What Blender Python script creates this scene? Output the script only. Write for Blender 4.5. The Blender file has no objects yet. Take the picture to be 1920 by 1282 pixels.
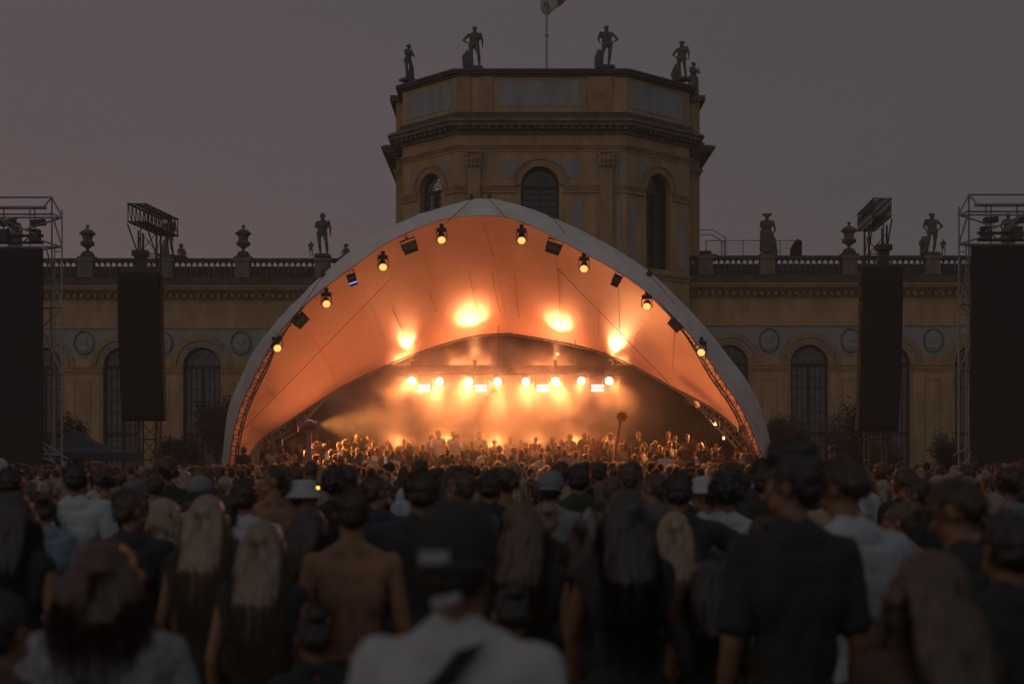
import bpy, math, random
import numpy as np
from mathutils import Vector, Matrix, noise, Euler

# ------------------------------------------------------------ camera, sky, lights, exposure
SC = bpy.context.scene
COL = SC.collection
PI = math.pi
F = 2667.0            # focal length in pixels of the 1920 px wide photograph (50 mm on full frame)
EYE = 1.85
HZ = 865.0            # row of the horizon

cam_d = bpy.data.cameras.new("camera")
cam = bpy.data.objects.new("camera", cam_d)
COL.objects.link(cam)
cam.location = (0, 0, EYE)
cam.rotation_euler = (PI / 2, 0, 0)
cam_d.lens = 50.0
cam_d.sensor_width = 36.0
cam_d.shift_y = (HZ - 641.0) / 1920.0
cam_d.clip_start = 0.1
cam_d.clip_end = 2000.0
cam_d.dof.use_dof = True
cam_d.dof.focus_distance = 52.0
cam_d.dof.aperture_fstop = 1.9
cam_d.dof.aperture_blades = 9
SC.camera = cam

SC.view_settings.view_transform = 'Standard'
SC.view_settings.look = 'None'
SC.view_settings.exposure = 0.0
SC.view_settings.gamma = 1.0
SC.cycles.max_bounces = 8
SC.cycles.diffuse_bounces = 4
SC.cycles.volume_bounces = 1
SC.cycles.transparent_max_bounces = 12
SC.cycles.use_denoising = True
SC.cycles.sample_clamp_indirect = 4.0
SC.cycles.sample_clamp_direct = 0.0
SC.cycles.volume_step_rate = 1.0
SC.cycles.volume_max_steps = 96

SUN_EL = math.radians(2.0)
SUN_AZ = math.radians(-115.0)      # behind the left shoulder of the camera

world = bpy.data.worlds.new("World")
SC.world = world
world.use_nodes = True
wn = world.node_tree
wn.nodes.clear()
def wnode(t, **kw):
    n = wn.nodes.new(t)
    for k, v in kw.items():
        setattr(n, k, v)
    return n
w_out = wnode('ShaderNodeOutputWorld')
w_bg = wnode('ShaderNodeBackground')
w_add = wnode('ShaderNodeAddShader')
w_sky = wnode('ShaderNodeTexSky', sky_type='NISHITA', sun_disc=False)
w_sky.sun_elevation = SUN_EL
w_sky.sun_rotation = -SUN_AZ
w_sky.dust_density = 6.0
w_bg2 = wnode('ShaderNodeBackground')
wn.links.new(w_sky.outputs[0], w_bg2.inputs[0])
w_bg2.inputs[1].default_value = 0.004
# dusk gradient of a dust-laden evening sky: pale mauve to the left, slate to the right, brighter overhead and behind
w_geo = wnode('ShaderNodeTexCoord')
w_sep = wnode('ShaderNodeSeparateXYZ')
wn.links.new(w_geo.outputs['Generated'], w_sep.inputs[0])
w_r1 = wnode('ShaderNodeMapRange')
wn.links.new(w_sep.outputs[0], w_r1.inputs[0])
w_r1.inputs[1].default_value = -0.36; w_r1.inputs[2].default_value = 0.36
w_mixx = wnode('ShaderNodeMix', data_type='RGBA')
wn.links.new(w_r1.outputs[0], w_mixx.inputs[0])
w_mixx.inputs[6].default_value = (0.136, 0.090, 0.089, 1)
w_mixx.inputs[7].default_value = (0.084, 0.068, 0.071, 1)
w_r2 = wnode('ShaderNodeMapRange')
wn.links.new(w_sep.outputs[2], w_r2.inputs[0])
w_r2.inputs[1].default_value = 0.0; w_r2.inputs[2].default_value = 0.33
w_mixz = wnode('ShaderNodeMix', data_type='RGBA')
wn.links.new(w_r2.outputs[0], w_mixz.inputs[0])
wn.links.new(w_mixx.outputs[2], w_mixz.inputs[6])
w_up = wnode('ShaderNodeMix', data_type='RGBA')
wn.links.new(w_r1.outputs[0], w_up.inputs[0])
w_up.inputs[6].default_value = (0.098, 0.080, 0.085, 1)
w_up.inputs[7].default_value = (0.067, 0.064, 0.071, 1)
wn.links.new(w_up.outputs[2], w_mixz.inputs[7])
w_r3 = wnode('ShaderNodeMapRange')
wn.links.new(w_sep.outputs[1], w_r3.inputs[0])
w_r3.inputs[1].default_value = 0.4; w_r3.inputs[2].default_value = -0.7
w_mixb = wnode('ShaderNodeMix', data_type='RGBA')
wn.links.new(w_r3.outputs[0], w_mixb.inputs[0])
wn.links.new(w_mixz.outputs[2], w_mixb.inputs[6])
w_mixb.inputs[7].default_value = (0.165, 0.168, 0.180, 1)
w_bg.inputs[1].default_value = 1.0
w_n = wnode('ShaderNodeTexNoise'); w_n.inputs['Scale'].default_value = 2.2; w_n.inputs['Detail'].default_value = 5
w_mp = wnode('ShaderNodeMapping'); w_mp.inputs['Scale'].default_value = (1, 1, 3.5)
wn.links.new(w_geo.outputs['Generated'], w_mp.inputs[0]); wn.links.new(w_mp.outputs[0], w_n.inputs['Vector'])
w_nr = wnode('ShaderNodeMapRange'); w_nr.inputs[1].default_value = .3; w_nr.inputs[2].default_value = .7; w_nr.inputs[3].default_value = .955; w_nr.inputs[4].default_value = 1.045
wn.links.new(w_n.outputs[0], w_nr.inputs[0])
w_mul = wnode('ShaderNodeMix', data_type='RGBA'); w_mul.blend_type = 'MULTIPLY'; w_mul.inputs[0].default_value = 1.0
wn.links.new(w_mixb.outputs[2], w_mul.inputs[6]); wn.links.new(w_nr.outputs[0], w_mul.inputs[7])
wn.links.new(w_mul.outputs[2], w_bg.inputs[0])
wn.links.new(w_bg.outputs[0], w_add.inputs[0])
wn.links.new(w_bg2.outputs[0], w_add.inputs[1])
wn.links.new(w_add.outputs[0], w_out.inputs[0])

sun_d = bpy.data.lights.new("sun", 'SUN')
sun_d.energy = 0.17
sun_d.angle = math.radians(35)
sun_d.color = (1.0, 0.72, 0.5)
sun = bpy.data.objects.new("sun", sun_d)
COL.objects.link(sun)
# light travels from behind-left towards the building
sun.rotation_euler = (math.radians(80), 0, math.radians(-48))

# ------------------------------------------------------------ helpers
def px(x, y, Y):
    return ((x - 960.0) * Y / F, Y, EYE + (HZ - y) * Y / F)
def pz(y, Y):
    return EYE + (HZ - y) * Y / F
def pxx(x, Y):
    return (x - 960.0) * Y / F

MATS = {}
def mat(name, col, rough=0.8, var=0.0, scale=3.0, bump=0.0, bscale=None, objcol=False, metal=0.0,
        emit=None, estr=0.0, spec=0.3, coat=0.0, stretch=None, sheen=0.0, trans=0.0):
    if name in MATS:
        return MATS[name]
    m = bpy.data.materials.new(name)
    m.use_nodes = True
    nt = m.node_tree
    b = nt.nodes['Principled BSDF']
    b.inputs['Roughness'].default_value = rough
    b.inputs['Metallic'].default_value = metal
    b.inputs['Specular IOR Level'].default_value = spec
    if sheen: b.inputs['Sheen Weight'].default_value = sheen
    if coat: b.inputs['Coat Weight'].default_value = coat
    src = None
    b.inputs['Base Color'].default_value = (*col, 1)
    tc = None
    def coords():
        nonlocal tc
        if tc is None:
            t = nt.nodes.new('ShaderNodeTexCoord')
            mp = nt.nodes.new('ShaderNodeMapping')
            nt.links.new(t.outputs['Object'], mp.inputs[0])
            if stretch: mp.inputs['Scale'].default_value = stretch
            tc = mp.outputs[0]
        return tc
    if objcol:
        oi = nt.nodes.new('ShaderNodeObjectInfo')
        src = oi.outputs['Color']
    if var > 0:
        n = nt.nodes.new('ShaderNodeTexNoise')
        n.inputs['Scale'].default_value = scale
        n.inputs['Detail'].default_value = 6.0
        n.inputs['Roughness'].default_value = 0.6
        nt.links.new(coords(), n.inputs['Vector'])
        mr = nt.nodes.new('ShaderNodeMapRange')
        mr.inputs[1].default_value = 0.25; mr.inputs[2].default_value = 0.75
        mr.inputs[3].default_value = 1 - var; mr.inputs[4].default_value = 1 + var
        nt.links.new(n.outputs[0], mr.inputs[0])
        mx = nt.nodes.new('ShaderNodeMix'); mx.data_type = 'RGBA'; mx.blend_type = 'MULTIPLY'
        mx.inputs[0].default_value = 1.0
        if src is None: mx.inputs[6].default_value = (*col, 1)
        else: nt.links.new(src, mx.inputs[6])
        nt.links.new(mr.outputs[0], mx.inputs[7])
        src = mx.outputs[2]
    if src is not None:
        nt.links.new(src, b.inputs['Base Color'])
    if bump > 0:
        n2 = nt.nodes.new('ShaderNodeTexNoise')
        n2.inputs['Scale'].default_value = bscale or scale * 4
        n2.inputs['Detail'].default_value = 5.0
        nt.links.new(coords(), n2.inputs['Vector'])
        bp = nt.nodes.new('ShaderNodeBump')
        bp.inputs['Strength'].default_value = min(1.0, bump)
        bp.inputs['Distance'].default_value = 0.03
        nt.links.new(n2.outputs[0], bp.inputs['Height'])
        nt.links.new(bp.outputs[0], b.inputs['Normal'])
    if emit:
        b.inputs['Emission Color'].default_value = (*emit, 1)
        b.inputs['Emission Strength'].default_value = estr
    if trans: b.inputs['Transmission Weight'].default_value = trans
    MATS[name] = m
    return m

M_YEL = mat('ochre_plaster', (0.37, 0.235, 0.118), 0.9, 0.30, 1.6, 0.3, 8, stretch=(1,1,.3))
M_YEL2 = mat('ochre_band', (0.31, 0.198, 0.105), 0.9, 0.3, 1.6, 0.3, 8)
M_WHT = mat('grey_white_plaster', (0.26, 0.262, 0.268), 0.9, 0.20, 1.8, 0.2, 10, stretch=(1,1,.25))
M_STN = mat('weathered_sandstone', (0.155, 0.128, 0.095), 0.95, 0.5, 2.2, 0.6, 9, stretch=(1,1,.35))
M_STD = mat('dark_weathered_stone', (0.075, 0.07, 0.06), 0.95, 0.5, 2.0, 0.6, 9)
M_STAT = mat('statue_stone', (0.105, 0.1, 0.092), 0.95, 0.55, 3.5, 0.6, 20)
M_MED = mat('medallion_plaster', (0.26, 0.26, 0.27), 0.9, 0.15, 3.0, 1.0, 6)
M_WOOD = mat('dark_window_wood', (0.03, 0.028, 0.025), 0.7, 0.2, 6)
M_GLS = mat('old_window_glass', (0.03, 0.032, 0.035), 0.12, spec=0.6, bump=0.15, bscale=1.2)
M_GLM = mat('window_glass_catching_sky', (0.75, 0.72, 0.7), 0.12, metal=0.9, bump=0.05, bscale=1.0)
M_CURT = mat('curtain_glass', (0.13, 0.13, 0.135), 0.35, 0.2, 2.0)
M_MET = mat('galvanised_steel', (0.22, 0.22, 0.23), 0.5, 0.2, 6, metal=0.4)
M_ALU = mat('truss_aluminium', (0.20, 0.19, 0.18), 0.5, 0.15, 6, metal=0.4)
M_VEL = mat('stage_velvet', (0.018, 0.017, 0.016), 0.95, 0.2, 2.0)
M_DRK = mat('dark_steel', (0.05, 0.05, 0.05), 0.6, 0.2, 5)
M_BLK = mat('black_scrim', (0.026, 0.027, 0.025), 0.95, 0.15, 2.0)
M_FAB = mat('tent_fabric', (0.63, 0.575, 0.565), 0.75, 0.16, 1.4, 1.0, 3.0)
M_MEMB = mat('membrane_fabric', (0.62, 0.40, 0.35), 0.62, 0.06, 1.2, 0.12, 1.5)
M_GRD = mat('trampled_grass', (0.045, 0.05, 0.03), 0.95, 0.5, 1.5, 0.6, 12)
M_LEAF = mat('dark_leaves', (0.04, 0.045, 0.028), 0.7, 0.5, 2.5)
M_TRUNK = mat('bark', (0.07, 0.055, 0.04), 0.9, 0.3, 6)
M_BLUE = mat('blue_canvas', (0.045, 0.06, 0.095), 0.8, 0.15, 2.0, 0.4, 4)

class Geo:
    def __init__(s, M=None):
        s.v = []; s.f = []; s.mi = []; s.M = M; s.cur = 0; s.smooth_from = None
    def add(s, vs, fs):
        o = len(s.v)
        if s.M is not None:
            vs = [tuple(s.M @ Vector(v)) for v in vs]
        s.v.extend(tuple(v) for v in vs)
        for f in fs:
            s.f.append(tuple(i + o for i in f)); s.mi.append(s.cur)
    def box(s, x0, x1, y0, y1, z0, z1):
        s.add([(x0,y0,z0),(x1,y0,z0),(x1,y1,z0),(x0,y1,z0),(x0,y0,z1),(x1,y0,z1),(x1,y1,z1),(x0,y1,z1)],
              [(0,3,2,1),(4,5,6,7),(0,1,5,4),(1,2,6,5),(2,3,7,6),(3,0,4,7)])
    def obox(s, c, ux, uy, uz, sx, sy, sz):
        c = Vector(c); ux = Vector(ux)*sx/2; uy = Vector(uy)*sy/2; uz = Vector(uz)*sz/2
        vs = []
        for k in (-1, 1):
            for a, b in ((-1,-1),(1,-1),(1,1),(-1,1)):
                vs.append(tuple(c + ux*a + uy*b + uz*k))
        s.add(vs, [(0,3,2,1),(4,5,6,7),(0,1,5,4),(1,2,6,5),(2,3,7,6),(3,0,4,7)])
    def tube(s, p, q, r, r2=None, n=6, caps=True):
        p = Vector(p); q = Vector(q); r2 = r if r2 is None else r2
        d = q - p
        if d.length < 1e-6: return
        d.normalize()
        a = d.orthogonal().normalized(); b = d.cross(a)
        vs = []
        for c, rr in ((p, r), (q, r2)):
            for i in range(n):
                t = 2*PI*i/n
                vs.append(tuple(c + a*math.cos(t)*rr + b*math.sin(t)*rr))
        fs = [(i, (i+1)%n, n+(i+1)%n, n+i) for i in range(n)]
        if caps: fs += [tuple(range(n-1,-1,-1)), tuple(range(n, 2*n))]
        s.add(vs, fs)
    def path(s, pts, r, n=5):
        rr = r if isinstance(r, (list, tuple)) else [r]*len(pts)
        pts = [Vector(p) for p in pts]
        up = None; vs = []
        for i, p in enumerate(pts):
            d = (pts[min(i+1, len(pts)-1)] - pts[max(i-1, 0)]).normalized()
            if up is None: a = d.orthogonal().normalized()
            else: a = (up - d*up.dot(d)).normalized()
            up = a; b = d.cross(a)
            for k in range(n):
                t = 2*PI*k/n
                vs.append(tuple(p + a*math.cos(t)*rr[i] + b*math.sin(t)*rr[i]))
        fs = []
        for i in range(len(pts)-1):
            for k in range(n):
                fs.append((i*n+k, i*n+(k+1)%n, (i+1)*n+(k+1)%n, (i+1)*n+k))
        fs += [tuple(range(n-1,-1,-1)), tuple(range((len(pts)-1)*n, len(pts)*n))]
        s.add(vs, fs)
    def lathe(s, prof, c=(0,0,0), n=12, sy=1.0):
        vs = []
        for r, z in prof:
            for i in range(n):
                t = 2*PI*i/n
                vs.append((c[0]+math.cos(t)*r, c[1]+math.sin(t)*r*sy, c[2]+z))
        fs = []
        for j in range(len(prof)-1):
            for i in range(n):
                fs.append((j*n+i, j*n+(i+1)%n, (j+1)*n+(i+1)%n, (j+1)*n+i))
        fs.append(tuple(range(n-1,-1,-1))); fs.append(tuple(range((len(prof)-1)*n, len(prof)*n)))
        s.add(vs, fs)
    def ell(s, c, r, seg=14, rings=9, R=None):
        c = Vector(c); vs = [(0,0,1)]
        for j in range(1, rings):
            ph = PI*j/rings
            for i in range(seg):
                t = 2*PI*i/seg
                vs.append((math.sin(ph)*math.cos(t), math.sin(ph)*math.sin(t), math.cos(ph)))
        vs.append((0,0,-1))
        out = []
        for v in vs:
            w = Vector((v[0]*r[0], v[1]*r[1], v[2]*r[2]))
            if R is not None: w = R @ w
            out.append(tuple(c + w))
        fs = [(0, 1+i, 1+(i+1)%seg) for i in range(seg)]
        for j in range(rings-2):
            a = 1 + j*seg
            for i in range(seg):
                fs.append((a+i, a+seg+i, a+seg+(i+1)%seg, a+(i+1)%seg))
        a = 1 + (rings-2)*seg; l = len(vs)-1
        fs += [(a+i, l, a+(i+1)%seg) for i in range(seg)]
        s.add(out, fs)
    def cap(s, p, q, r1, r2, n=10):
        s.tube(p, q, r1, r2, n); s.ell(p, (r1,)*3, n, 6); s.ell(q, (r2,)*3, n, 6)
    def prism(s, poly, y0, y1):
        """poly of (x,z), given anticlockwise seen from the front (-y); extruded y0..y1"""
        n = len(poly)
        vs = [(x, y0, z) for x, z in poly] + [(x, y1, z) for x, z in poly]
        fs = [tuple(range(n)), tuple(range(2*n-1, n-1, -1))]
        fs += [(i, n+i, n+(i+1)%n, (i+1)%n) for i in range(n)]
        s.add(vs, fs)
    def zprism(s, poly, z0, z1):
        n = len(poly)
        vs = [(x, y, z0) for x, y in poly] + [(x, y, z1) for x, y in poly]
        fs = [tuple(range(n-1,-1,-1)), tuple(range(n, 2*n))]
        fs += [(i, (i+1)%n, n+(i+1)%n, n+i) for i in range(n)]
        s.add(vs, fs)
    def grid(s, P, closed=False):
        """P[i][j] points"""
        a = len(P); b = len(P[0])
        vs = [p for row in P for p in row]
        fs = [(i*b+j, i*b+j+1, (i+1)*b+j+1, (i+1)*b+j) for i in range(a-1) for j in range(b-1)]
        s.add(vs, fs)
    def build(s, name, m, parent=None, smooth=False, loc=None):
        me = bpy.data.meshes.new(name)
        vs = s.v
        if loc is not None:
            vs = [(v[0]-loc[0], v[1]-loc[1], v[2]-loc[2]) for v in vs]
        me.from_pydata(vs, [], s.f)
        ms = m if isinstance(m, (list, tuple)) else [m]
        for k in ms: me.materials.append(k)
        if len(ms) > 1: me.polygons.foreach_set('material_index', s.mi)
        if smooth: me.polygons.foreach_set('use_smooth', [True]*len(me.polygons))
        o = bpy.data.objects.new(name, me)
        COL.objects.link(o)
        if parent is not None:
            o.parent = parent
        if loc is not None and parent is None:
            o.location = loc
        return o

def tag(o, label=None, cat=None, group=None, kind=None):
    if label: o['label'] = label
    if cat: o['category'] = cat
    if group: o['group'] = group
    if kind: o['kind'] = kind
    return o
def empty(name, label, cat, loc=(0,0,0), rz=0, group=None):
    o = bpy.data.objects.new(name, None)
    COL.objects.link(o)
    o.location = loc; o.rotation_euler = (0, 0, rz); o.empty_display_size = 0.2
    return tag(o, label, cat, group)
def copy_tree(o, parent=None):
    c = o.copy(); COL.objects.link(c)
    if parent is not None: c.parent = parent
    for ch in list(o.children):
        copy_tree(ch, c)
    return c
def bevel(o, w=0.02, seg=2):
    m = o.modifiers.new('b', 'BEVEL'); m.width = w; m.segments = seg; m.limit_method = 'ANGLE'
    return o

# ground and paths
g = Geo()
N = 40
P = []
for i in range(N+1):
    row = []
    for j in range(N+1):
        x = -400 + 800*i/N; y = -200 + 1100*j/N
        row.append((x, y, 0.0))
    P.append(row)
g.grid([list(r) for r in P])
tag(g.build('ground', M_GRD), 'dark trampled lawn under the crowd', kind='structure')
g = Geo(); g.box(-60, 60, 64, 73.2, -0.1, 0.006)
tag(g.build('gravel_path', mat('gravel', (0.16,0.14,0.12), 0.95, 0.3, 20)), 'gravel walk along the palace front', kind='structure')
# ------------------------------------------------------------ palace
palace = empty('palace', 'ochre and grey baroque palace with octagonal central tower behind the stage', 'palace', (0, 74, 0))
def W2P(g): 
    return g
class PGeo(Geo):
    """geometry in world space, built as a part of a thing whose Empty sits at loc"""
    def part(s, name, m, root, smooth=False, parent=None):
        L = root.location
        s.v = [(v[0]-L[0], v[1]-L[1], v[2]-L[2]) for v in s.v]
        return s.build(name, m, parent or root, smooth)

def frame(O, U):
    """face frame: x along U, y into the wall, z up"""
    U = Vector(U).normalized(); Z = Vector((0,0,1)); Nn = Z.cross(U)
    return Matrix(((U.x, Nn.x, 0, O[0]), (U.y, Nn.y, 0, O[1]), (0, 0, 1, O[2]), (0,0,0,1)))

def arc(cx, cz, r, a0, a1, n=16):
    return [(cx + r*math.cos(a0+(a1-a0)*i/n), cz + r*math.sin(a0+(a1-a0)*i/n)) for i in range(n+1)]
def wall_with_arch(g, x0, x1, z0, z1, cx, hw, zs, zb, y0, y1):
    """wall piece x0..x1, z0..z1 with an arched opening from zb up to spring zs; left solid below zb"""
    top = arc(cx, zs, hw, PI, 0)
    poly = [(x0, zb), (cx-hw, zb)] + top + [(cx+hw, zb), (x1, zb), (x1, z1), (x0, z1)]
    # split in two halves so each face stays simple
    mid = len(top)//2
    left = [(x0, zb), (cx-hw, zb)] + top[:mid+1] + [(cx, z1), (x0, z1)]
    right = [(x1, zb), (x1, z1), (cx, z1)] + top[mid:] + [(cx+hw, zb)]
    g.prism(left, y0, y1); g.prism(right, y0, y1)
    if zb > z0 + 0.01: g.box(x0, x1, y0, y1, z0, zb)
def ring(g, cx, zs, r0, r1, y0, y1, zb=None, n=20):
    o = arc(cx, zs, r1, 0, PI, n); i_ = arc(cx, zs, r0, 0, PI, n)
    for k in range(n):
        g.prism([i_[k], o[k], o[k+1], i_[k+1]], y0, y1)
    if zb is not None:
        g.box(cx-r1, cx-r0, y0, y1, zb, zs); g.box(cx+r0, cx+r1, y0, y1, zb, zs)

def make_window(root, M, cx, hw, zs, zb, y, fan=True, glass=None, label=None, rows=5):
    g = PGeo(M)
    fw = 0.09
    ring(g, cx, zs, hw-fw, hw, y, y+0.12, zb)
    g.box(cx-hw+fw, cx+hw-fw, y, y+0.12, zs-0.11, zs+0.05)     # transom
    g.box(cx-0.075, cx+0.075, y-0.02, y+0.12, zb, zs-0.11)    # mullion
    g.box(cx-hw+fw, cx+hw-fw, y, y+0.1, zb, zb+0.12)
    zm = zb + (zs-zb)*0.42
    g.box(cx-hw+fw, cx+hw-fw, y+0.003, y+0.12, zm-0.06, zm+0.06)
    t = 0.011
    for s in (-1, 1):
        a0, a1 = (cx-hw+fw, cx-0.075) if s < 0 else (cx+0.075, cx+hw-fw)
        for k in (1, 2):
            xx = a0 + (a1-a0)*k/3
            g.box(xx-t, xx+t, y+0.03, y+0.08, zb+0.12, zs-0.11)
        for k in range(1, rows*2):
            zz = zb + (zs-zb)*k/(rows*2)
            g.box(a0, a1, y+0.04, y+0.075, zz-t, zz+t)
    rr = hw - fw
    for k in range(1, 6):
        a = PI*k/6
        g.tube((cx+0.28*rr*math.cos(a), y+0.06, zs+0.05+0.28*rr*math.sin(a)), (cx+rr*math.cos(a), y+0.06, zs+rr*math.sin(a)), t, n=4)
    for q in (0.28, 0.64):
        pts = [(cx+q*rr*math.cos(PI*k/12), y+0.06, zs+0.03+q*rr*math.sin(PI*k/12)) for k in range(13)]
        g.path(pts, t, 4)
    w = g.part('window', M_WOOD, root)
    if label: w['label'] = label
    p = PGeo(M)
    poly = [(cx-hw+.02, zb)] + [(cx+hw-.02, zb)] + arc(cx, zs, hw-.02, 0, PI)
    p.prism(poly, y+0.1, y+0.115)
    p.part('pane', glass or M_GLS, root, parent=w)
    return w

# ---- wings
def baluster_prof(h):
    return [(0.075,0),(0.075,0.04*h),(0.045,0.1*h),(0.06,0.2*h),(0.088,0.36*h),(0.075,0.5*h),(0.04,0.72*h),(0.05,0.86*h),(0.075,0.9*h),(0.075,h)]
def wing(YW, xa, xb, bays, meds, peds, yoff, side):
    z = lambda y: pz(y + yoff, YW)
    X = lambda x: pxx(x, YW)
    X0, X1 = X(xa), X(xb)
    # core mass behind the facade
    g = PGeo(); g.box(X0, X1, YW+0.5, YW+11, 0, z(537)); core = g.part('wing_mass', M_YEL, palace)
    z_sp, z_top = z(686), z(615)
    hw = 34.5*YW/F
    zb = 0.75
    bs = sorted(bays)
    edges = [X0] + [X((bs[i]+bs[i+1])/2) for i in range(len(bs)-1)] + [X1]
    gy = PGeo(); gw = PGeo(); gr = PGeo(); gi = PGeo(); gp = PGeo()
    for i, b in enumerate(bs):
        cx = X(b)
        wall_with_arch(gy, edges[i], edges[i+1], 0, z_top, cx, hw*1.18, z_sp, zb, YW, YW+0.5)
    # the arch crowns rise into the white zone
    for i, b in enumerate(bs):
        cx = X(b)
        top = arc(cx, z_sp, hw*1.20, PI, 0, 24)
        zc = z(672)
        ups = [p for p in top if p[1] > zc+0.01]
        xl = cx - math.sqrt((hw*1.20)**2 - (zc-z_sp)**2); xr = 2*cx - xl
        m = len(ups)//2
        gw.prism([(edges[i], zc), (xl, zc)] + ups[:m+1] + [(ups[m][0], z_top), (edges[i], z_top)], YW-0.02, YW+0.006)
        gw.prism([(edges[i+1], zc), (edges[i+1], z_top), (ups[m][0], z_top)] + ups[m:] + [(xr, zc)], YW-0.02, YW+0.006)
        r49, r59 = 49*YW/F, 59*YW/F
        gr = PGeo()
        ring(gr, cx, z_sp, hw*1.02, r49, YW+0.02, YW+0.3, zb)
        ring(gr, cx, z_sp, r49-0.03, r49+0.05, YW-0.11, YW+0.05)
        ring(gr, cx, z_sp, r49+0.05, r59, YW-0.06, YW+0.05)
        gr.part('arch_surround', M_YEL2, palace)
        # impost mouldings over the piers either side
        ea, eb = edges[i], edges[i+1]
        for (p0, p1) in ((ea, cx-hw*1.06), (cx+hw*1.06, eb)):
            gi = PGeo(); gi.box(p0, p1, YW-0.12, YW+0.05, z(690), z(686.5))
            gi.box(p0, p1, YW-0.07, YW+0.04, z(697), z(690))
            gi.box(p0, p1, YW-0.04, YW+0.03, z(701), z(698.5)); gi.box(p0, p1, YW-0.02, YW+0.02, z(698.5), z(697)); gi.part('impost_band', M_YEL2, palace)
        make_window(palace, None, cx, hw, z_sp, zb, YW+0.24, glass=M_GLS if random.random() < .5 else M_CURT)
    gy.part('lower_wall', M_YEL, palace); gw.part('arcade_wall', M_WHT, palace)
    # recessed panels as thin raised frames on the piers
    for i in range(len(bs)-1):
        gp = PGeo(); c = edges[i+1]; w = 0.42; zt = z(715); t = 0.035
        gp.box(c-w, c-w+t, YW-0.03, YW+0.01, 1.2, zt); gp.box(c+w-t, c+w, YW-0.03, YW+0.01, 1.2, zt)
        gp.box(c-w+t, c+w-t, YW-0.03, YW+0.01, zt-t, zt); gp.box(c-w+t, c+w-t, YW-0.03, YW+0.01, 1.2, 1.2+t)
        gp.part('pier_panel', M_YEL2, palace)
    # entablature
    g = PGeo()
    g.box(X0, X1, YW-0.02, YW+0.5, z(580), z(562)); g.box(X0, X1, YW-0.05, YW+0.5, z(583), z(580))
    g.box(X0, X1, YW-0.03, YW+0.5, z(598), z(583)); g.box(X0, X1, YW-0.06, YW+0.5, z(614), z(598))
    g.box(X0, X1, YW-0.10, YW+0.5, z(616), z(614))
    g.part('frieze', M_YEL, palace)
    g = PGeo()
    g.box(X0, X1, YW-0.22, YW+0.5, z(553), z(549)); g.box(X0, X1, YW-0.42, YW+0.5, z(549), z(545.5))
    g.box(X0, X1, YW-0.62, YW+0.5, z(545.5), z(541)); g.box(X0, X1, YW-0.7, YW+0.5, z(541), z(538))
    xx = X0 + 0.1
    while xx < X1-0.2:
        g.box(xx, xx+0.16, YW-0.34, YW-0.1, z(559), z(553)-.003); xx += 0.36
    g.box(X0, X1, YW-0.1, YW+0.5, z(562), z(553)-.003)
    g.part('cornice', M_YEL2, palace)
    g = PGeo(); g.box(X0, X1, YW+1.6, YW+10.5, z(537), pz(499.5+yoff, YW+1.6)); g.part('flat_roof', M_STD, palace)
    # roof gutter / blocking course and balustrade
    g = PGeo()
    g.box(X0, X1, YW-0.42, YW+0.6, z(538), z(530)); g.box(X0, X1, YW-0.3, YW+0.5, z(530), z(521))
    g.part('blocking_course', M_STD, palace)
    bal = PGeo(); bal.box(X0, X1, YW-0.2, YW+0.22, z(490), z(485)); bal.box(X0, X1, YW-0.16, YW+0.18, z(492), z(490))
    bo = bal.part('balustrade', M_STD, palace)
    h = z(492)-z(521)
    pg = PGeo()
    for p in peds:
        pg = PGeo(); w = 13.5*YW/F
        pg.box(X(p)-w, X(p)+w, YW-0.3, YW+0.32, z(521), z(491)); pg.box(X(p)-w*1.25, X(p)+w*1.25, YW-0.36, YW+0.38, z(491), z(485)+0.01)
        pg.box(X(p)-w*1.1, X(p)+w*1.1, YW-0.34, YW+0.36, z(521), z(516))
        pg.box(X(p)-w*.62, X(p)+w*.62, YW-0.32, YW-0.29, z(514), z(496))
        pg.part('pedestal', M_STN, palace)
    bg = PGeo()
    xx = X0+0.1
    while xx < X1:
        if all(abs(xx-X(p)) > 17*YW/F for p in peds):
            bg.lathe(baluster_prof(h), (xx, YW, z(521)), 8)
        xx += 10.8*YW/F
    b2 = bg.part('balusters', M_STD, palace, True, parent=bo); b2['kind'] = 'stuff'
    # medallions
    for mx in meds:
        c = X(mx); zc = z(643); rx, rz_ = 19*YW/F, 23*YW/F
        g = PGeo(); n = 32
        for a, b, d in ((1.0, 0.93, 0.1), (0.93, 0.84, 0.05)):
            for k in range(n):
                t0, t1 = 2*PI*k/n, 2*PI*(k+1)/n
                g.prism([(c+rx*b*math.cos(t0), zc+rz_*b*math.sin(t0)), (c+rx*a*math.cos(t0), zc+rz_*a*math.sin(t0)),
                         (c+rx*a*math.cos(t1), zc+rz_*a*math.sin(t1)), (c+rx*b*math.cos(t1), zc+rz_*b*math.sin(t1))], YW-d, YW+0.1)
        md = g.part('medallion', M_STN, palace)
        g = PGeo(); g.prism([(c+rx*.86*math.cos(2*PI*k/n), zc+rz_*.86*math.sin(2*PI*k/n)) for k in range(n)], YW-0.045, YW+0.1)
        # profile head in low relief
        g.ell((c+.02, YW-.05, zc+.1), (.2,.07,.27), 12, 8); g.ell((c, YW-.05, zc-.3), (.28,.06,.16), 12, 8); g.ell((c-.17, YW-.05, zc+.06), (.07,.04,.06), 8, 6)
        g.part('relief', M_MED, palace, parent=md)
    return z

random.seed(5)
YL, YR_ = 75.0, 73.8
ZL = wing(YL, -260, 748, [-216, -68, 80, 228, 378, 527, 676], [-142, 6, 158, 305, 452, 602], [-130, 28, 162, 312, 456, 605, 720], 0, 'l')
ZR = wing(YR_, 1290, 2180, [1368, 1518, 1672, 1826, 1980, 2134], [1442, 1595, 1750, 1904, 2058], [1322, 1438, 1592, 1747, 1892, 2045], -5, 'r')

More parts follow.
